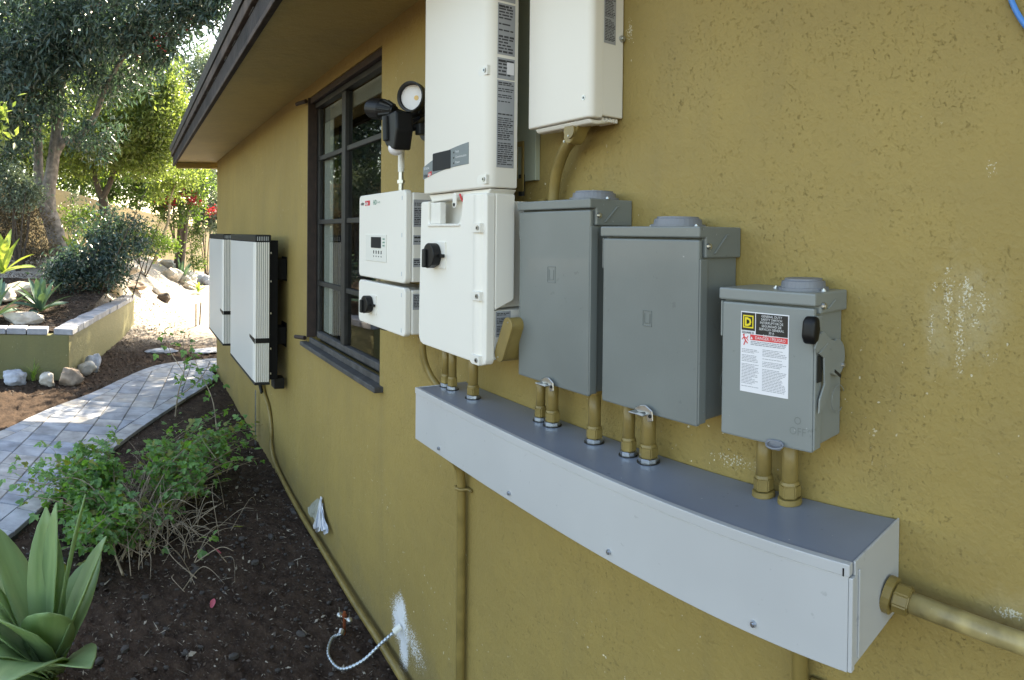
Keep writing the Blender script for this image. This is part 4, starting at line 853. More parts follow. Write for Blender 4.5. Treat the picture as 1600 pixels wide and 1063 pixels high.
def paver(poly2, m, h=.022, z0=.001):
    """one paver from an outline, bevelled top"""
    if len(poly2) < 3: return
    A = abs(sum(poly2[i][0]*poly2[(i+1) % len(poly2)][1]-poly2[(i+1) % len(poly2)][0]*poly2[i][1] for i in range(len(poly2))))/2
    if A < .0008: return
    bm = B(); cx = sum(p[0] for p in poly2)/len(poly2); cy = sum(p[1] for p in poly2)/len(poly2)
    dz = random.uniform(-.0015, .0015); tx, ty = random.uniform(-.006, .006), random.uniform(-.006, .006)
    def ring(s, z): return [bm.verts.new((cx+(p[0]-cx)*s, cy+(p[1]-cy)*s, z+dz+(p[0]-cx)*tx+(p[1]-cy)*ty)) for p in poly2]
    r0, r1, r2 = ring(1, z0-.003), ring(1, z0+h-.005), ring(.965, z0+h-.001); n = len(poly2)
    for u, v in ((r0, r1), (r1, r2)):
        for i in range(n): bm.faces.new((u[i], u[(i+1) % n], v[(i+1) % n], v[i]))
    bm.faces.new(r2); npav[0] += 1
    return obj('paver', bm, m, path)
def pm_(): return random.choice([M['paver'], M['paver'], M['paver2'], M['paver3']])
g_ = .003
# border courses, one paver deep on both sides
BW = .115
def border(E, O):
    d = 0; i = 0; start = E[0]; seg_l = 0
    out = []; acc = 0; j0 = 0; want = .20
    for i in range(1, len(E)):
        acc += (E[i]-E[i-1]).length
        if acc >= want or i == len(E)-1: out.append((j0, i)); j0 = i; acc = 0; want = random.choice([.16, .2, .24])
    for j0, j1 in out:
        t = (E[j1]-E[j0]).normalized(); nrm = Vector((-t.y, t.x, 0)); 
        if nrm.dot(O[j0]-E[j0]) < 0: nrm = -nrm
        q0 = E[j0]+t*g_; q1 = E[j1]-t*g_
        paver([(q0.x, q0.y), (q1.x, q1.y), (q1.x+nrm.x*(BW-g_), q1.y+nrm.y*(BW-g_)), (q0.x+nrm.x*(BW-g_), q0.y+nrm.y*(BW-g_))], pm_())
border(LL[22:], RR[22:]); border(RR[18:], LL[18:])
inL = []; inR = []
for k in range(NL):
    tl = (LL[min(k+1, NL-1)]-LL[max(k-1, 0)]).normalized(); tr_ = (RR[min(k+1, NL-1)]-RR[max(k-1, 0)]).normalized()
    nl = Vector((-tl.y, tl.x, 0)); nr = Vector((-tr_.y, tr_.x, 0)); 
    if nl.dot(RR[k]-LL[k]) < 0: nl = -nl
    if nr.dot(LL[k]-RR[k]) < 0: nr = -nr
    inL.append(LL[k]+nl*(BW+.002)); inR.append(RR[k]+nr*(BW+.002))
core = [(p.x, p.y) for p in inL]+[(p.x, p.y) for p in inR][::-1]
def clip_cell(c4):
    """keep what lies inside the core outline (cell corners pulled to the boundary)"""
    ins = [inside(*p, core) for p in c4]
    if all(ins): return c4
    if not any(ins): return []
    out = []
    n = len(c4)
    for i in range(n):
        p, q = c4[i], c4[(i+1) % n]; a, b = ins[i], ins[(i+1) % n]
        if a: out.append(p)
        if a != b:
            lo, hi = (p, q) if a else (q, p)
            for _ in range(14):
                m_ = ((lo[0]+hi[0])/2, (lo[1]+hi[1])/2)
                if inside(*m_, core): lo = m_
                else: hi = m_
            out.append(lo)
    return out
ang = math.radians(180-9); ux, uy = math.cos(ang), math.sin(ang); vx_, vy_ = -uy, ux
ROW = .19; rowsN = range(-14, 15)
for rI in rowsN:
    s = random.uniform(0, .2)-1.0
    while s < 6.2:
        ln = random.choice([.125, .19, .19, .25])
        o = (-2.2, -.9)
        c4 = [(o[0]+ux*a+vx_*b, o[1]+uy*a+vy_*b) for a, b in ((s+g_, rI*ROW+g_), (s+ln-g_, rI*ROW+g_), (s+ln-g_, (rI+1)*ROW-g_), (s+g_, (rI+1)*ROW-g_))]
        if c4[0][0] < -2.6 and npav[0] < 298:
            paver(clip_cell(c4), pm_())
        s += ln

# ------------------------------------------------------------------ planter
C0 = Vector((-6.42, -.63, 0)); E1 = Vector((-9.85, .02, 0)); E2 = Vector((-6.30, -3.4, 0))
pln = thing('planter', 'raised olive stucco planter with grey paver capping, left of the path', 'planter', (-6.42, -.63, 0))
def slab(a, b, th, z0, z1, inward):
    d = (b-a).normalized(); n = Vector((-d.y, d.x, 0)); n = n if n.dot(inward) > 0 else -n
    return [(a.x, a.y), (b.x, b.y), (b.x+n.x*th, b.y+n.y*th), (a.x+n.x*th, a.y+n.y*th)]
inw = Vector((-1, -.6, 0))
nA_ = Vector((-.186, -.983, 0)); d1_ = (E1-C0).normalized(); d2 = (E2-C0).normalized(); nB_ = Vector((d2.y, -d2.x, 0)); nB_ = nB_ if nB_.x < 0 else -nB_
ic = C0+nA_*.15+Vector((-.15, 0, 0)); bm = B()
prism(bm, [(C0.x, C0.y), (E1.x, E1.y), (E1.x+nA_.x*.15, E1.y+nA_.y*.15), (ic.x, ic.y), (E2.x+nB_.x*.15, E2.y+nB_.y*.15), (E2.x, E2.y)], 'z', -.1, .435, .006, 2); obj('wall', bm, M['planter'], pln)
def caps(a, b, n_in, first):
    d = (b-a); Lh = d.length; d.normalize(); s = first; 
    while s < Lh-.05:
        ln = random.uniform(.20, .235); e = min(s+ln, Lh); o2 = random.uniform(.0, .012)
        P = [a+d*(s+.004)-n_in*(.022-o2), a+d*(e-.004)-n_in*(.022-o2), a+d*(e-.004)+n_in*(.185-o2), a+d*(s+.004)+n_in*(.185-o2)]
        bm = B(); prism(bm, [(p.x, p.y) for p in P], 'z', .436+random.uniform(0, .003), .506+random.uniform(-.006, .006), .009, 2); obj('cap_block', bm, M['cap'], pln); s = e
nA = Vector((-.19, -1, 0)).normalized(); caps(C0+Vector((.02, .02, 0)), E1, nA, 0.0); caps(C0+Vector((.0, .0, 0)), E2, Vector((-1, -.04, 0)), .21)
# mulch inside the planter
def pz(X, Y): return zleft(np.hypot(X, Y))+.02+.012*np.sin(X*5+Y*3)*np.cos(Y*7)
xs_ = np.linspace(-10.6, -6.55, 90); bm = B(); V = []
rowsY = []
for x in xs_:
    ytop = -.62+(-6.42-x)*.19-.17; rowsY.append(np.linspace(-4.2, min(ytop, .1), 60))
X = np.repeat(xs_[:, None], 60, 1); Y = np.array(rowsY); Z = pz(X, Y)-np.clip((-X-9.6)*.2, 0, 1)
Z = np.minimum(Z, .475+np.clip((-6.8-X)*.3, 0, 2)); V = np.stack([X, Y, Z], -1).reshape(-1, 3); i_ = np.arange(90*60).reshape(90, 60)
Fq = np.stack([i_[:-1, :-1], i_[1:, :-1], i_[1:, 1:], i_[:-1, 1:]], -1).reshape(-1, 4)
psoil = quads('planter_soil', V, Fq, M['soil2']); tag(psoil, None, None, kind='structure')
def gz(x, y):
    r = math.hypot(x, y)
    if x < -6.5 and x > -10.4 and y < -.62+(-6.42-x)*.19-.17: return float(min(pz(x, y), .475+max(0, (-6.8-x)*.3)))
    return ground(x, y)

# ------------------------------------------------------------------ far garden wall
AZ = lambda deg, r: Vector((r*math.cos(math.radians(deg)), r*math.sin(math.radians(deg)), 0))
def px2(px, r): return AZ(191.66-px*.05624, r)                     # bearing in degrees, distance in metres
gw = thing('garden_wall', 'tan stucco garden boundary wall behind the trees with sweeping top', 'wall', (-17, -1, 0))
tops = [(-420, 13, 2.6), (-120, 14, 2.6), (40, 15, 2.60), (110, 16, 2.42), (170, 17.2, 2.18), (240, 20, 2.0), (300, 22.5, 1.66), (330, 24, 1.58), (370, 26, 1.55), (440, 29, 1.5)]
for i in range(len(tops)-1):
    (p0, r0, z0), (p1, r1, z1) = tops[i], tops[i+1]; A, Bv = px2(p0, r0), px2(p1, r1); d = (Bv-A).normalized(); n = Vector((-d.y, d.x, 0))*.1
    bm = B(); vs = []
    for q, zt in ((A, z0), (Bv, z1)):
        for s in (-1, 1):
            for z in (-.5, zt): vs.append(bm.verts.new((q.x+n.x*s, q.y+n.y*s, z)))
    for f in ((0, 1, 5, 4), (2, 6, 7, 3), (1, 3, 7, 5), (0, 2, 3, 1), (4, 5, 7, 6)): bm.faces.new([vs[k] for k in f])
    obj('wall_section', bm, M['tanwall'], gw)

# ------------------------------------------------------------------ rocks
def rock_mesh(sx, sy, sz, seed, rough=.22):
    rg = random.Random(seed); bm = B(); bmesh.ops.create_icosphere(bm, subdivisions=4, radius=1)
    from mathutils import noise as mn
    ks = [(Vector((rg.gauss(0, 1), rg.gauss(0, 1), rg.gauss(0, 1))).normalized(), rg.uniform(.55, .95)) for _ in range(14)]
    for v in bm.verts:
        p = v.co.copy()
        for k, d in ks:
            e = p.dot(k)-d
            if e > 0: p -= k*e*.85
        p *= 1+rough*.25*math.sin(p.x*5+seed)*math.cos(p.y*4+p.z*3)+.13*mn.fractal(p*2.2+Vector((seed*3.1, 0, 0)), 1.0, 2.0, 4)
        v.co = Vector((p.x*sx, p.y*sy, p.z*sz))
    return bm
def rock(p, s, m, label, seed, group='pale garden rocks', sink=.25, rz=None):
    z = gz(p[0], p[1]); o = obj('rock', rock_mesh(*s, seed), m, None, True); o.location = (p[0], p[1], z+s[2]*(1-sink)*.8); o.rotation_euler = (0, 0, random.uniform(0, 3) if rz is None else rz)
    return tag(o, label, 'rock', group)
rock((-6.20, -1.14), (.12, .16, .085), M['rockg'], 'grey white rock at left edge in front of the planter', 1, rz=0)
rock((-6.19, -.81), (.08, .088, .08), M['rock'], 'small round pale rock between the grass tuft and the brown stone', 2, rz=0)
rock((-6.28, -.60), (.12, .145, .105), M['rockb'], 'brown rough rock at the front corner of the planter', 3, rz=0)
rock((-6.72, -.48), (.10, .11, .10), M['rock'], 'white rock tucked at the planter corner, in front of a second white one', 4, rz=0)
rock((-6.93, -.42), (.10, .09, .13), M['rockg'], 'bluish white rock behind the others at the planter corner', 5, rz=0)
rock((-7.0, -1.22), (.14, .26, .09), M['rock'], 'long flat pale rock inside the planter beside the dark agave', 6, rz=0)
rock((-7.95, .36), (.14, .22, .035), M['rockg'], 'flat stepping stone on the dirt left of the path end', 7, 'flat stepping stones', rz=.2)
rock((-8.0, .93), (.16, .22, .03), M['rockg'], 'flat stepping stone on the dirt near the house corner', 8, 'flat stepping stones', rz=0)
for k, (px, r, s, m, lb) in enumerate(((245, 13.2, (.10, .13, .10), 'rock', 'white rock lying beside the dark brown clod on the sunny dirt'), (258, 12.9, (.14, .16, .12), 'barkd', 'dark brown clod on the sunny dirt'),
        (104, 10.6, (.3, .42, .2), 'rock', 'big white rock at the foot of the forked tree'), (116, 9.8, (.16, .16, .18), 'rock', 'upright white rock left of the dark shrub'), (30, 8.6, (.25, .35, .10), 'rock', 'broad white rock behind the planter agaves'),
        (2, 8.2, (.2, .26, .16), 'rock', 'rounded white rock at the far left of the planter'), (190, 9.9, (.25, .30, .16), 'rock', 'white rock at the far end of the planter capping'), (180, 10.8, (.2, .2, .2), 'rock', 'pale boulder behind the end of the planter'),
        (210, 11.9, (.24, .30, .10), 'rockb', 'low brownish rock at the edge of the sunny slope'))):
    p = px2(px, r); rock((p.x, p.y), s, M[m], lb, 20+k)
ORD = ['leftmost', 'second from left', 'third from left', 'fourth from left', 'fifth from left', 'sixth from left', 'seventh from left', 'eighth from left', 'ninth from left', 'tenth from left', 'eleventh from left', 'rightmost']
for k in range(12):                                               # stone pile far back
    px, r = 262+k*3.4, random.uniform(16.5, 19); p = px2(px, r); s = random.uniform(.16, .26)
    rock((p.x, p.y), (s, s*1.2, s*.8), M['rock'], 'pale stone in the far heap on the sunny dirt, ' + ORD[k], 40+k, 'pale stones heaped at the far slope')
for k in range(12):
    px, r = 293+k*3.3, 18+random.uniform(0, 1.5); p = px2(px, r); s = random.uniform(.14, .22)
    rock((p.x, p.y), (s, s*1.2, s*.8), M['rockg'], 'bluish stone in the row edging the bed by garden wall, ' + ORD[k], 60+k, 'bluish stones edging the bed')

# ------------------------------------------------------------------ foliage builders
def leaf_cloud(pos, size, aspect, droop=.0, curl=.25, seed=0, dirs=None):
    """folded leaves (two triangles sharing the midrib) at pos; returns verts, faces"""
    rg = np.random.default_rng(seed); n = len(pos)
    d = rg.normal(0, 1, (n, 3)) if dirs is None else dirs+rg.normal(0, .55, (n, 3)); d[:, 2] -= droop; d /= np.linalg.norm(d, axis=1)[:, None]
    u = rg.normal(0, 1, (n, 3)); s = np.cross(d, u); s /= np.linalg.norm(s, axis=1)[:, None]+1e-9; nn = np.cross(d, s)
    L = size*rg.uniform(.6, 1.3, n)[:, None]; W = L*aspect
    a = pos; t = pos+d*L; m1 = pos+d*L*.45+s*W*.5+nn*W*curl; m2 = pos+d*L*.45-s*W*.5+nn*W*curl
    V = np.stack([a, m1, t, m2], 1).reshape(-1, 3); i = np.arange(n)[:, None]*4
    F = np.concatenate([i+np.array([[0, 1, 2]]), i+np.array([[0, 2, 3]])], 1).reshape(-1, 3)
    return V, F
def blob_points(blobs, per, seed, shell=.55):
    rg = np.random.default_rng(seed); out = []
    for (c, R_, nclump) in blobs:
        c = np.array(c); R_ = np.array(R_)
        d = rg.normal(0, 1, (nclump, 3)); d /= np.linalg.norm(d, axis=1)[:, None]; rad = rg.uniform(shell**3, 1, nclump)**(1/3)
        cc = c+d*rad[:, None]*R_
        cs = rg.uniform(.10, .26, nclump)*float(R_.mean())**.5
        p = np.repeat(cc, per, 0)+rg.normal(0, 1, (nclump*per, 3))*np.repeat(cs, per)[:, None]*np.array([1, 1, .75])
        out.append(p)
    return np.concatenate(out)
def crown(parent, blobs, per, size, aspect, m, seed, droop=.3, name='crown', shell=.4):
    P = blob_points(blobs, per, seed, shell); V, F = leaf_cloud(P, size, aspect, droop, seed=seed+1)
    o = quads(name, V, F, m, parent, smooth=False)
    if name == 'flower_cluster': o['kind'] = 'stuff'
    return o
def limb(bm, pts, r0, r1, seg=10, rough=.06):
    P = spline(pts, 5); n = len(P); tube(bm, P, [r0+(r1-r0)*(i/(n-1))**.8 for i in range(n)], seg, rough=rough)
def P3(px, py, r):
    v = px2(px, r); v.z = 1.46+(363-py)/FPX*r; return v

# tree 1: big forked tree in the bed
tr = thing('forked_tree', 'large tree with pale twisted forked trunk and dark drooping leaves, left', 'tree', P3(95, 400, 12))
bm = B(); limb(bm, [P3(98, 415, 12), P3(92, 385, 12), P3(82, 350, 12), P3(72, 325, 12)], .20, .15)
limb(bm, [P3(80, 345, 11.9), P3(64, 312, 11.9), P3(60, 280, 12.1), P3(60, 240, 12.1), P3(56, 190, 12), P3(40, 130, 11.6), P3(20, 60, 11)], .13, .06)
limb(bm, [P3(76, 330, 11.95), P3(76, 300, 11.9), P3(82, 260, 11.85), P3(88, 215, 11.8), P3(92, 160, 11.7), P3(102, 90, 11.2), P3(120, 10, 10.5)], .15, .08)
limb(bm, [P3(86, 245, 11.85), P3(100, 222, 11.7), P3(122, 215, 11.5), P3(145, 190, 11.2), P3(165, 140, 10.8), P3(200, 80, 10), P3(250, 30, 9.4)], .085, .03)
limb(bm, [P3(90, 190, 11.8), P3(60, 150, 11.4), P3(25, 120, 10.8), P3(-20, 100, 10)], .06, .025)
limb(bm, [P3(100, 100, 11.2), P3(150, 60, 10.6), P3(215, 20, 9.8), P3(300, -10, 9)], .06, .02)
obj('trunk', bm, M['bark'], tr, True)
def bl(px, py, r, R_, n): v = P3(px, py, r); return ((v.x, v.y, v.z), R_, n)
crown(tr, [bl(30, 60, 11, (1.1, 1.3, .9), 135), bl(100, 40, 10.8, (1.0, 1.3, .8), 125), bl(180, 25, 10, (1.0, 1.1, .7), 95), bl(250, 10, 9.5, (.8, 1.0, .5), 55), bl(20, 140, 11, (.9, 1.0, .7), 90), bl(110, 120, 11.2, (.9, 1.1, .7), 75),
           bl(175, 100, 10.4, (.7, .8, .6), 48), bl(60, -60, 10.5, (1.5, 2.0, .9), 120), bl(220, -50, 9.6, (1.2, 1.6, .7), 50), bl(340, 5, 9, (.35, .5, .28), 30), bl(300, -5, 9.2, (.4, .5, .25), 26), bl(232, 70, 9.8, (.45, .5, .35), 30), bl(10, 215, 11.4, (.5, .5, .4), 30), bl(155, 215, 11, (.4, .5, .3), 16), bl(-60, 120, 10.5, (1.2, 1.2, 1.6), 120)],
      42, .135, .25, M['lf_dark'], 5, .75)
crown(tr, [bl(225, 62, 9.6, (.3, .3, .2), 6), bl(300, 45, 9.3, (.2, .2, .2), 3), bl(180, 10, 9.8, (.5, .5, .2), 5)], 9, .04, .9, M['lf_red'], 9, 0, 'flower_cluster')
# tree 2: bright yellow-green tree with dark forked trunk
tr = thing('yellow_green_tree', 'bright sunlit yellow green tree with short dark forked trunk, behind the forked tree', 'tree', P3(165, 350, 14))
bm = B(); limb(bm, [P3(168, 362, 14), P3(164, 330, 14), P3(160, 308, 14)], .13, .10); limb(bm, [P3(161, 312, 14), P3(150, 285, 14), P3(140, 230, 14), P3(130, 170, 13.8)], .08, .04); limb(bm, [P3(160, 310, 14), P3(174, 280, 14), P3(185, 230, 14), P3(205, 150, 13.8)], .08, .04); obj('trunk', bm, M['barkd'], tr, True)
crown(tr, [bl(215, 165, 13.6, (1.1, 1.1, .9), 95), bl(240, 130, 13.6, (.7, .6, .5), 45), bl(165, 225, 13.8, (.9, 1.0, .6), 70), bl(225, 225, 13.6, (.8, .7, .7), 90), bl(255, 190, 13.4, (.5, .5, .8), 55), bl(110, 240, 14, (.7, .9, .5), 60), bl(175, 150, 14.2, (1.0, 1.2, .9), 55), bl(90, 170, 14.5, (1.1, 1.3, 1.1), 60)],
      70, .10, .42, M['lf_yel'], 15, .35)
# taller trees beyond the wall
def bgtree(px, r, zb, label, m, blobs, per, size, asp, seed, bark='barkd', cat='tree', rt=.14):
    t = thing('tree', label, cat, Vector((*px2(px, r)[:2], 0)), 'trees behind the garden'); b0 = px2(px, r); b0.z = gz(b0.x, b0.y)-.1
    bm = B(); c = blobs[0][0]; limb(bm, [b0, b0.lerp(Vector(c), .4)+Vector((.1, .2, 0)), Vector(c)], rt, rt*.4)
    for q in blobs[1:4]: limb(bm, [b0.lerp(Vector(c), .5), Vector(q[0])], rt*.5, rt*.2)
    obj('trunk', bm, M[bark], t, True); crown(t, blobs, per, size, asp, M[m], seed); return t
bgtree(300, 27, 0, 'grey green tall tree beyond the garden wall, seen beside the eave', 'lf_grey', [bl(308, 130, 27, (1.2, 1.6, 1.5), 85), bl(335, 120, 27, (1.0, 1.2, 1.2), 45), bl(320, 220, 27, (1.4, 2.2, 1.6), 90), bl(290, 240, 27.5, (1.2, 1.6, 1.4), 60), bl(262, 275, 27, (1.6, 2, 1), 60)], 60, .17, .4, 31)
bgtree(250, 24, 0, 'hazy pale green tree behind the yellow green tree', 'lf_mid', [bl(240, 230, 24, (1.8, 2.4, 2.0), 120), bl(200, 290, 23, (1.5, 2.0, .9), 80), bl(275, 200, 25, (1, 1.2, .9), 34), bl(150, 180, 23, (2, 2.5, 2.2), 75)], 60, .16, .45, 32)
bgtree(40, 19, 0, 'dense green tree beyond the garden wall at far left', 'lf_mid', [bl(40, 200, 19, (2, 2.6, 2.2), 180), bl(110, 230, 19, (1.5, 2.0, 1.4), 110), bl(0, 260, 18, (1.5, 2, 1.2), 100), bl(60, 60, 20, (2, 3, 2), 130), bl(-60, 150, 18, (2, 2.5, 2.5), 120)], 60, .14, .4, 33)
bgtree(120, 22, 0, 'tall dark green tree filling the gap between the two nearer crowns', 'lf_mid', [bl(120, 120, 22, (2, 3, 2), 80), bl(160, 60, 22, (1.6, 2.2, 1.6), 50), bl(150, 240, 21, (1.6, 2.4, 1.2), 80), bl(70, -30, 22, (2, 3, 1.6), 80)], 60, .15, .4, 34)
# oleander-like dense shrub right beside house corner
def shrub(name, label, px, r, blobs, per, size, asp, m, seed, stems=6, bark='barkd', cat='shrub', group=None, rs=.02, droop=.1):
    b0 = px2(px, r); b0.z = gz(b0.x, b0.y); t = thing(name, label, cat, b0, group)
    bm = B()
    for k in range(stems):
        q = Vector(blobs[k % len(blobs)][0])+Vector((random.uniform(-.2, .2), random.uniform(-.2, .2), random.uniform(-.1, .2)))
        limb(bm, [b0+Vector((random.uniform(-.05, .05), random.uniform(-.05, .05), -.05)), b0.lerp(q, .5)+Vector((random.uniform(-.1, .1), random.uniform(-.1, .1), 0)), q], rs, rs*.3, 6, .03)
    obj('stems', bm, M[bark], t, True); crown(t, blobs, per, size, asp, M[m], seed, droop, 'foliage', .1); return t
shrub('shrub', 'dense grey green shrub against the garden wall next to the house corner', 322, 20, [bl(322, 300, 20, (.7, .8, 1.0), 90), bl(305, 275, 20, (.6, .7, .6), 50), bl(330, 340, 19.6, (.3, .5, .5), 30)], 60, .10, .45, 'lf_grey', 41)
shrub('flowering_shrub', 'loose shrub with red flowers in front of the garden wall', 280, 17.5, [bl(275, 295, 17.5, (.6, .7, .5), 34), bl(300, 300, 17.5, (.5, .5, .5), 26), bl(255, 315, 17.5, (.5, .5, .4), 22), bl(285, 335, 17.3, (.4, .5, .4), 18)], 50, .10, .42, 'lf_mid', 42, 6, 'barkd', rs=.045)
fl = [t for t in bpy.data.objects if t.name == 'flowering_shrub'][0]
crown(fl, [bl(288, 308, 17, (.35, .4, .15), 9), bl(303, 318, 17, (.15, .2, .15), 5), bl(335, 330, 17, (.12, .2, .25), 6), bl(262, 312, 17, (.2, .2, .15), 4)], 16, .06, .8, M['lf_red'], 43, 0, 'flower_cluster')
shrub('vine', 'green vine climbing the garden wall between two dark trunks', 305, 19, [bl(302, 370, 19.3, (.12, .25, .6), 26), bl(305, 405, 19, (.15, .3, .3), 14)], 40, .07, .5, 'lf_mid', 44, 3)
t = thing('young_tree', 'slender pale curved trunk with thin leafy top before the garden wall', 'tree', P3(242, 408, 15)); bm = B(); limb(bm, [P3(242, 412, 15), P3(252, 375, 15), P3(263, 345, 15), P3(266, 310, 15), P3(280, 275, 15)], .045, .02); limb(bm, [P3(262, 350, 15), P3(275, 330, 15)], .02, .008); obj('trunk', bm, M['barkp'], t, True)
crown(t, [bl(280, 270, 15, (.5, .6, .35), 34), bl(262, 300, 15, (.35, .4, .3), 18)], 45, .09, .45, M['lf_yel'], 45)
t = thing('young_tree', 'pair of dark slim trunks rising behind the blue agave', 'tree', P3(282, 405, 18)); bm = B(); limb(bm, [P3(277, 412, 18), P3(281, 370, 18), P3(284, 320, 18)], .10, .07); limb(bm, [P3(284, 412, 18), P3(289, 370, 18), P3(296, 310, 18)], .08, .05); obj('trunk', bm, M['barkd'], t, True)
crown(t, [bl(290, 265, 18, (.8, .9, .5), 40)], 50, .10, .45, M['lf_mid'], 46)
shrub('shrub', 'silvery sunlit bush at far left below the tree crown', 30, 10.6, [bl(28, 305, 10.6, (.35, .35, .3), 55), bl(10, 285, 10.6, (.3, .3, .3), 30), bl(45, 300, 10.4, (.2, .2, .2), 18)], 45, .06, .45, 'lf_grey', 47)
shrub('shrub', 'brownish dry hedge left of the forked trunk', 35, 11.3, [bl(30, 350, 11.3, (.4, .5, .4), 80), bl(-5, 350, 11, (.4, .4, .5), 60), bl(45, 390, 11.0, (.35, .5, .2), 50)], 48, .05, .45, 'lf_brown', 48)
shrub('shrub', 'dark glossy leafy shrub growing in the planter by the path side', 160, 8.9, [bl(160, 428, 8.9, (.26, .34, .24), 56), bl(178, 390, 9.1, (.30, .34, .26), 40), bl(120, 415, 8.8, (.24, .27, .28), 44), bl(150, 375, 9.2, (.25, .3, .25), 24), bl(200, 352, 9.3, (.2, .25, .2), 13), bl(215, 385, 9.3, (.15, .2, .2), 9), bl(95, 430, 8.7, (.18, .2, .2), 22), bl(165, 345, 9.3, (.2, .25, .2), 9)], 40, .070, .36, 'lf_dark', 49, 12, 'greenstem', rs=.012)
shrub('shrub', 'low bushes along the foot of the garden wall behind the dark shrub', 225, 14, [bl(215, 375, 14, (.5, .7, .35), 50), bl(250, 385, 14.5, (.3, .4, .2), 22), bl(185, 365, 14, (.4, .5, .3), 28), bl(120, 350, 14, (.4, .6, .4), 30)], 44, .08, .4, 'lf_mid', 50)
shrub('conifer', 'small narrow dark conifer standing against the tan wall', 116, 14.6, [bl(116, 345, 14.6, (.14, .16, .45), 34), bl(116, 315, 14.6, (.06, .07, .3), 10)], 50, .05, .25, 'lf_dark', 51, 2, cat='conifer')
shrub('shrub', 'bright yellow green branch hanging in from the left edge', -30, 6.5, [bl(-14, 195, 6.5, (.10, .13, .20), 14), bl(-40, 200, 6.5, (.2, .2, .3), 16)], 20, .11, .5, 'lf_yel', 52, 3)
for k, (p0, p1, r) in enumerate((((158, 458), (232, 290), 8.7), ((128, 455), (182, 320), 9.0), ((205, 470), (250, 345), 9.6))):
    t = thing('tall_stem', ('longest bare red brown stem slanting up out of the dark planter shrub', 'shorter bare stem slanting up on the left of the dark planter shrub', 'thin bare stem slanting up at the right of the dark planter shrub')[k], 'plant stem', P3(*p0, r), 'bare slanting stems')
    bm = B(); limb(bm, [P3(*p0, r), P3((p0[0]+p1[0])/2-3, (p0[1]+p1[1])/2+4, r), P3(*p1, r)], .011, .005, 6); obj('stem', bm, M['barkd'], t); crown(t, [bl(p1[0], p1[1], r, (.04, .04, .08), 3)], 8, .05, .3, M['lf_mid'], 60+k, 0, 'foliage')
# unseen tree added behind the house to dapple path and planter with shade
t = thing('shade_tree', 'unseen tree added behind the house corner to shade path and planter', 'tree', (-10.2, 3.8, 0)); bm = B(); limb(bm, [(-10.4, 4.4, -.1), (-10.3, 4.3, 1.8), (-10.1, 4.0, 3.6)], .16, .08); limb(bm, [(-10.3, 4.3, 1.8), (-9.6, 3.2, 3.4), (-9.2, 2.4, 3.8)], .07, .03); limb(bm, [(-10.3, 4.3, 1.8), (-11.6, 3.6, 3.6)], .07, .03); obj('trunk', bm, M['bark'], t, True)
crown(t, [((-10.1, 4.0, 3.9), (1.4, 1.3, .9), 90), ((-9.3, 2.8, 4.0), (.9, .9, .6), 50), ((-11.6, 3.6, 3.9), (1.1, 1.0, .8), 50), ((-10.3, 2.9, 3.2), (.7, .6, .5), 26), ((-12.6, 2.4, 4.2), (1.0, .9, .7), 36), ((-8.6, 3.6, 4.4), (.8, .8, .5), 30), ((-10.9, 1.9, 3.5), (1.0, .75, .5), 62), ((-9.9, 1.9, 3.2), (.7, .5, .4), 34), ((-9.0, 2.3, 3.3), (.6, .5, .35), 18), ((-12.3, 2.3, 3.7), (.9, .75, .6), 54), ((-11.5, 2.6, 4.6), (1.2, .9, .5), 50)], 55, .10, .38, M['lf_dark'], 70)

# ------------------------------------------------------------------ agaves
def blade_mesh(L, W, bend, n=9, cup=.28, base=.45, seed=0, k=4, tipfade=1):
    bm = B(); rows = []; rg = random.Random(seed); tw = rg.uniform(-.35, .35)
    for i in range(n+1):
        t = i/n; wd = W*(base+(1-base)*math.sin(min(1, t/.55)*PI/2))*(1 if t < .55 else max(0.02, math.cos((t-.55)/.45*PI/2))**.8)*.5
        a = bend*t*t; y = L*(t-.16*abs(bend)*t*t*t); z = L*bend*.5*t*t; row = []
        for j in range(k+1):
            u = j/k*2-1; c_, s_ = math.cos(tw*t), math.sin(tw*t); xx = u*wd; zz_ = cup*wd*(u*u)+.02*wd*math.sin(t*23+seed)*abs(u)
            row.append(bm.verts.new((xx*c_-zz_*s_, y, z+xx*s_+zz_*c_)))
        rows.append(row)
    for i in range(n):
        for j in range(k): bm.faces.new((rows[i][j], rows[i][j+1], rows[i+1][j+1], rows[i+1][j])).smooth = True
    return bm
def agave(name, label, base, leaves, m, group='agaves in the garden', thick=.004):
    """leaves: (azimuth deg, elevation deg, length, width, bend)"""
    t = thing(name, label, 'agave', base, group)
    for i, (az, el, L, W, bend) in enumerate(leaves):
        o = obj('leaf', blade_mesh(L, W, bend, seed=i), m, t); o.matrix_parent_inverse = Matrix()
        o.rotation_euler = Euler((math.radians(el), 0, math.radians(az-90)), 'XYZ'); o.location = (0, 0, .02+.01*(i % 3))
        if thick: md = o.modifiers.new('s', 'SOLIDIFY'); md.thickness = thick; md.offset = 0
    return t
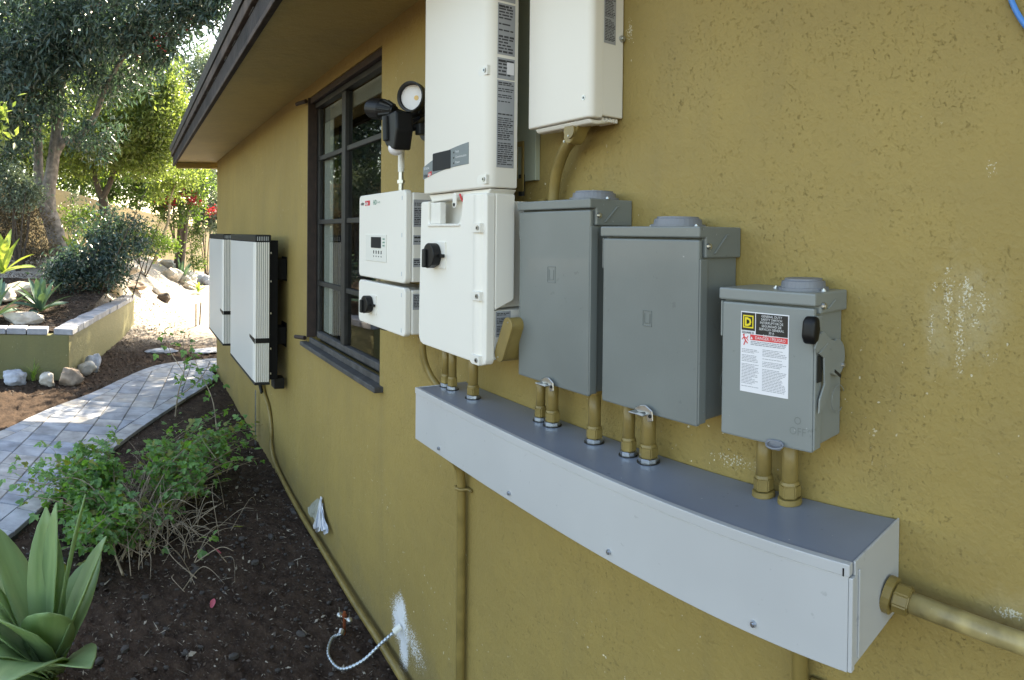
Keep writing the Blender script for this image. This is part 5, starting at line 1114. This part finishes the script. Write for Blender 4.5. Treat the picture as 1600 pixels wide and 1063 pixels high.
# bearings: 0 = +x, 90 = +y ; the camera looks towards about 147 deg
agave('agave', 'large grey green agave with broad pointed leaves in the near left corner', Vector((-2.04, -.27, .02)), [
    (190, 82, .52, .125, -.05), (110, 86, .55, .115, .03), (98, 77, .58, .070, .03), (90, 66, .50, .145, .06), (277, 58, .58, .085, -.10), (262, 44, .54, .17, -.40), (292, 34, .54, .18, -.45),
    (345, 52, .40, .22, -.80), (305, 42, .44, .21, -.7), (35, 50, .34, .19, -.5), (8, 72, .34, .17, -.35), (318, 62, .36, .19, -.45), (290, 50, .40, .18, -.3), (235, 62, .50, .15, -.2), (215, 30, .46, .17, -.4), (330, 16, .40, .19, -.3), (130, 60, .40, .14, -.1)], M['agave'])
def rosette(n, L, W, seed, lo=15, hi=80):
    rg = random.Random(seed); return [(k*137.5+rg.uniform(-12, 12), lo+(hi-lo)*(k/(n-1))**.9, L*rg.uniform(.85, 1.1)*(1-.15*k/n), W*rg.uniform(.9, 1.1), rg.uniform(-.75, -.3)*(1-k/n*.8)) for k in range(n)]
def ag_at(px, r, label, n, L, W, m, seed, lo=15, hi=80, dz=0):
    p = px2(px, r); p.z = gz(p.x, p.y)+dz; return agave('agave', label, p, rosette(n, L, W, seed, lo, hi), m, thick=0)
ag_at(63, 7.55, 'dark blue green agave in the planter behind the capping', 18, .50, .095, M['agave3'], 1)
ag_at(-12, 7.2, 'dark green agave cut by the left picture edge in the planter', 16, .55, .12, M['agave3'], 2)
ag_at(4, 8.4, 'bright yellow edged agave high at the left edge', 15, .62, .13, M['agave2'], 3, 10, 80, .30)
ag_at(115, 11.5, 'small bright agave right of the forked trunk', 12, .50, .11, M['agave2'], 4, 30, 85, .1)
ag_at(285, 17.3, 'spiky blue grey agave beside the far stone row', 22, .75, .09, M['agave3'], 5, 15, 85)
ag_at(310, 15.5, 'small green agave among the far stones', 10, .28, .07, M['agave2'], 6, 25, 85)

# ------------------------------------------------------------------ grasses and small plants
def tuft(name, label, p, n, h, m, seed, group=None, spread=.5, w=.006):
    rg = np.random.default_rng(seed); V = []; F = []
    for k in range(n):
        a = rg.uniform(0, 2*PI); l = h*rg.uniform(.5, 1.1); s = rg.uniform(.1, spread); d = np.array([math.cos(a), math.sin(a), 0]); sd = np.array([-math.sin(a), math.cos(a), 0]); b0 = np.array([rg.normal(0, .012), rg.normal(0, .012), 0])
        i0 = len(V)
        for j in range(5):
            t = j/4; c = b0+d*l*s*t*t*1.4+np.array([0, 0, l*(t-.35*s*t*t*1.4)]); ww = w*(1-t*.9); V += [c-sd*ww, c+sd*ww]
        for j in range(4): F.append((i0+2*j, i0+2*j+1, i0+2*j+3, i0+2*j+2))
    t = thing(name, label, 'grass', p, group); o = quads('blades', np.array(V)+np.array(p), np.array(F), m, t, False); return t
tuft('grass_tuft', 'green grass tuft between the rocks in front of the planter', Vector((-6.32, -.98, 0)), 26, .22, M['grass'], 1, spread=.9)
p = px2(206, 10.6); p.z = gz(p.x, p.y); tuft('grass_tuft', 'pale sunlit grass tuft at far end of the planter wall', p, 40, .30, M['grass'], 2, spread=.9)
p = px2(194, 12.5); p.z = gz(p.x, p.y); tuft('grass_tuft', 'dry pale grass clump on the sunny slope', p, 50, .4, M['grass'], 3, spread=.9)
for k, (px, r) in enumerate(((306.5, 10.2), (312, 10.4))):
    p = px2(px, r); p.z = gz(p.x, p.y); t = thing('garden_stake', ('left one of the two thin dark stakes in the dirt by the batteries', 'right one of the two thin dark stakes in the dirt by the batteries')[k], 'stake', p, 'thin dark garden stakes'); bm = B(); cyl(bm, p-Vector((0, 0, .05)), p+Vector((.01+k*.02, .02*k, .36)), .011, .010, 8); obj('post', bm, M['barkd'], t)

# ------------------------------------------------------------------ foreground bush
def leaflet_mesh(seed, L=.030):
    rg = random.Random(seed); bm = B()
    for k, (a, s, off) in enumerate(((0, 1, .35), (.95, .8, .12), (-.95, .8, .12))):
        d = Vector((math.sin(a), math.cos(a), 0)); sd = Vector((d.y, -d.x, 0)); b0 = Vector((0, L*off, 0)); l = L*s; w_ = l*.36; dr = rg.uniform(-.25, .05)
        c = [bm.verts.new(b0+d*l*t+Vector((0, 0, dr*l*t*t))) for t in (0, .35, .7, 1)]
        e1 = [bm.verts.new(b0+d*l*t+sd*w_*q+Vector((0, 0, w_*.25*q+dr*l*t*t))) for t, q in ((.3, 1), (.68, .72))]; e2 = [bm.verts.new(b0+d*l*t-sd*w_*q+Vector((0, 0, w_*.25*q+dr*l*t*t))) for t, q in ((.3, 1), (.68, .72))]
        for e in (e1, e2): bm.faces.new((c[0], e[0], c[1])); bm.faces.new((c[1], e[0], e[1], c[2])); bm.faces.new((c[2], e[1], c[3]))
    return bm
lmesh = []
for s in range(6):
    me = bpy.data.meshes.new('leaf'); b0 = leaflet_mesh(s); b0.to_mesh(me); b0.free(); me.materials.append(M['lf_old'] if s == 5 else M['lf_bush']); lmesh.append(me)
lco = [np.array([v.co[:] for v in me.vertices]) for me in lmesh]; lpoly = [[tuple(p.vertices) for p in me.polygons] for me in lmesh]
bush = thing('leafy_bush', 'sprawling green bush with bare tan twigs beside the paver path', 'bush', (-3.1, .05, -.02))
rg = random.Random(5); sites = []; tw = B()
def bush_branch(p0, p1, lift, r0, leafy, dens=1.0):
    p0 = Vector(p0)+Vector((-.30, .0, 0)); p1 = Vector(p1)+Vector((-.30, .0, 0)); mid = (p0+p1)/2+Vector((rg.uniform(-.04, .04), rg.uniform(-.04, .04), lift)); P = spline([p0, mid, p1], 8)
    tube(tw, P, [r0*(1-.75*i/(len(P)-1)) for i in range(len(P))], 5)
    if leafy:
        for i in range(2, len(P)):
            for _ in range(int(rg.random()*1.9*dens+.35)):
                q = P[i]+Vector((rg.gauss(0, .022), rg.gauss(0, .022), rg.gauss(.008, .018))); sites.append((q, (P[i]-P[max(0, i-2)]).normalized()))
# crown of roots, green mass towards path (left) and towards the wall (back)
for k in range(64):
    a = rg.uniform(0, 1); root = Vector((-2.72+rg.gauss(0, .06), -.02+rg.gauss(0, .05), -.01))
    if a < .52: tip = Vector((-2.62-rg.uniform(0, 1.0), -.30+rg.gauss(0, .13), rg.uniform(.04, .25)))
    elif a < .72: tip = Vector((-2.52+rg.gauss(0, .10), -.16+rg.gauss(0, .07), rg.uniform(.03, .16)))
    else: tip = Vector((-3.1-rg.uniform(0, .65), .38+rg.gauss(0, .14), rg.uniform(.05, .24)))
    bush_branch(root, tip, rg.uniform(.05, .16), .004, True)
    for _ in range(2):
        q = root.lerp(tip, rg.uniform(.45, .9))+Vector((0, 0, .06)); bush_branch(q, q+Vector((rg.gauss(-.05, .12), rg.gauss(0, .10), rg.uniform(-.02, .12))), .02, .002, True)
for k in range(34):                                               # runners towards the house corner
    root = Vector((-3.3+rg.gauss(0, .15), .12+rg.gauss(0, .06), 0)); tip = Vector((-3.5-rg.uniform(0, .75), .58+rg.gauss(0, .12), rg.uniform(.02, .26))); bush_branch(root, tip, .10, .003, True, 1.1)
for k in range(190):                                              # bare arching twigs in the middle, criss-crossing
    c0 = Vector((-2.88+rg.gauss(0, .24), .14+rg.gauss(0, .12), rg.uniform(.0, .06))); a_ = rg.uniform(0, 2*PI); l_ = rg.uniform(.15, .42)
    tip = c0+Vector((math.cos(a_)*l_, math.sin(a_)*l_*.7, rg.uniform(-.02, .20))); tip.z = max(.005, tip.z); bush_branch(c0, tip, rg.uniform(.01, .09), rg.uniform(.0013, .0030), rg.random() < .10, .4)
bush_branch((-2.75, .10, .02), (-3.45, .72, .12), .06, .006, False); bush_branch((-2.45, -.04, .0), (-2.72, -.15, .10), .02, .007, False)
obj('twigs', tw, M['twig'], bush)
random.Random(3).shuffle(sites)
def leaf_matrix(q, d):
    az = math.atan2(d.y, d.x)-PI/2+rg.gauss(0, .9); s = rg.uniform(.75, 1.35)
    return Matrix.Translation(q) @ Euler((rg.gauss(-.1, .5), rg.gauss(0, .45), az)).to_matrix().to_4x4() @ Matrix.Diagonal((s, s, s, 1))
sites.sort(key=lambda s: s[0].length)                              # nearest first: these show largest
for i, (q, d) in enumerate(sites[:290]):
    o = bpy.data.objects.new('leaf', lmesh[5 if rg.random() < .10 else rg.randrange(5)]); COL.objects.link(o); o.parent = bush; o.matrix_parent_inverse = Matrix.Translation(-bush.location); o.matrix_basis = leaf_matrix(q, d)
V = []; F3 = []; 
me = bpy.data.meshes.new('foliage'); vs = []; fs = []; mi = []
for (q, d) in sites[290:]:
    k = 5 if rg.random() < .12 else rg.randrange(5); mt = leaf_matrix(q, d); R3 = np.array(mt)[:3, :3]; T3 = np.array(mt)[:3, 3]; o_ = len(vs); vs.extend((lco[k] @ R3.T+T3).tolist()); fs.extend([tuple(a+o_ for a in p) for p in lpoly[k]]); mi.extend([1 if k == 5 else 0]*len(lpoly[k]))
me.from_pydata(vs, [], fs); me.materials.append(M['lf_bush']); me.materials.append(M['lf_old']); me.polygons.foreach_set('material_index', mi); fo = link('foliage', me, None, bush); fo['kind'] = 'stuff'
# sapling by the path near the house corner
sp = thing('sapling', 'thin young sapling with broad green leaves at the path edge below the batteries', 'sapling', (-5.15, .34, 0))
bm = B(); ssites = []
for (pts, r0) in (([(-5.15, .34, -.02), (-5.12, .36, .18), (-5.25, .42, .36), (-5.2, .40, .60)], .007), ([(-5.12, .36, .16), (-5.0, .50, .30), (-5.15, .62, .42)], .005), ([(-5.2, .4, .35), (-5.35, .30, .50), (-5.3, .26, .66)], .004), ([(-4.75, .62, 0), (-4.85, .60, .20), (-5.0, .52, .38), (-5.0, .45, .55)], .005)):
    P = spline(pts, 6); tube(bm, P, [r0*(1-.6*i/(len(P)-1)) for i in range(len(P))], 6)
    for i in range(6, len(P)):
        for _ in range(3): ssites.append((P[i]+Vector((rg.gauss(0, .05), rg.gauss(0, .06), rg.gauss(0, .03))), Vector((1, 0, 0))))
obj('stem', bm, M['twig'], sp)
for q, d in ssites[::2][:70]:
    o = bpy.data.objects.new('leaf', lmesh[rg.randrange(5)]); COL.objects.link(o); o.parent = sp; o.matrix_parent_inverse = Matrix.Translation(-sp.location); o.matrix_basis = leaf_matrix(q, d) @ Matrix.Diagonal((1.25, 1.25, 1.25, 1))

# ------------------------------------------------------------------ litter on the soil
def litter(name, n, xr, yr, size, m, seed, flat=.35, zf=gz, aspect=.4):
    rg = np.random.default_rng(seed); x = rg.uniform(*xr, n); y = rg.uniform(*yr, n); keep = np.array([not inside(a, b, poly) and b < .87 for a, b in zip(x, y)]); x, y = x[keep], y[keep]; n = len(x)
    z = np.array([zf(a, b) for a, b in zip(x, y)]); P = np.stack([x, y, z+.001], 1)
    a = rg.uniform(0, 2*PI, n); tl = rg.normal(0, flat, n); d = np.stack([np.cos(a)*np.cos(tl), np.sin(a)*np.cos(tl), np.abs(np.sin(tl))], 1); s = np.stack([-np.sin(a), np.cos(a), rg.normal(0, flat, n)], 1)
    L = size*rg.uniform(.4, 1.5, n)[:, None]*np.exp(rg.normal(0, .25, n))[:, None]; W = L*aspect*rg.uniform(.4, 1.3, n)[:, None]; up = np.array([0, 0, 1.0])*W*.35
    V = np.stack([P-d*L/2, P+s*W/2+up, P+d*L/2+up*.6, P-s*W/2+up*.4, P+up*1.5], 1).reshape(-1, 3); i = np.arange(n)[:, None]*5
    F = np.concatenate([i+np.array([[0, 1, 4]]), i+np.array([[1, 2, 4]]), i+np.array([[2, 3, 4]]), i+np.array([[3, 0, 4]])], 1).reshape(-1, 3)
    o = quads(name, V, F, m, None, False); tag(o, None, None, kind='stuff'); return o
tag(litter('mulch_litter', 19000, (-5.5, -1.5), (-.6, .87), .0115, M['chip'], 1), 'dark mulch chips scattered over the soil below the wall', 'mulch')
tag(litter('pale_litter', 1500, (-5.5, -1.5), (-.6, .87), .016, M['chipl'], 2), 'pale dry leaf bits and straws on the dark soil', 'leaf litter')
tag(litter('dry_litter', 14000, (-13, -5.8), (-1.3, 2.2), .028, M['chip'], 3), 'brown leaf litter over the sunny dirt beyond the path', 'leaf litter')
tag(litter('bark_litter', 5000, (-10, -6.6), (-2.6, -.4), .035, M['chip'], 4), 'brown bark mulch filling the planter', 'mulch')
tag(litter('straw_litter', 420, (-4.2, -1.5), (-.5, .87), .045, M['chipl'], 5, .15, gz, .07), 'thin pale straws lying on the dark soil', 'straw')
peb = B(); rgp = random.Random(8)
for k in range(700):
    x, y = rgp.uniform(-4.2, -1.6), rgp.uniform(-.5, .85)
    if inside(x, y, poly): continue
    s = rgp.uniform(.004, .013)*(1.9 if rgp.random() < .10 else 1); bmesh.ops.create_icosphere(peb, subdivisions=1, radius=1, matrix=Matrix.Translation((x, y, ground(x, y)+s*.3)) @ Matrix.Rotation(rgp.uniform(0, 3), 4, 'Z') @ Matrix.Diagonal((s, s*rgp.uniform(.5, .9), s*.55, 1)))
tag(obj('pebbles', peb, M['pebble'], None, True), 'small dark pebbles in the soil', 'pebbles', kind='stuff')
for k, (x, y, m, lb) in enumerate(((-2.49, .306, 'petal', 'single pink petal lying on the dark soil near the agave'), (-2.93, .403, 'petal', 'dull pink petal on the soil farther up between the stones'), (-8.4, .62, 'orange', 'orange fallen leaf on the sunny dirt'))):
    b0 = blade_mesh(.045 if k < 2 else .10, .022 if k < 2 else .06, .3, 5, .4, .4, k, 2); o = obj('fallen_petal', b0, M[m], None); o.location = (x, y, ground(x, y)+.006); o.rotation_euler = (.2, .1, k*1.3+1.2); tag(o, lb, 'petal')
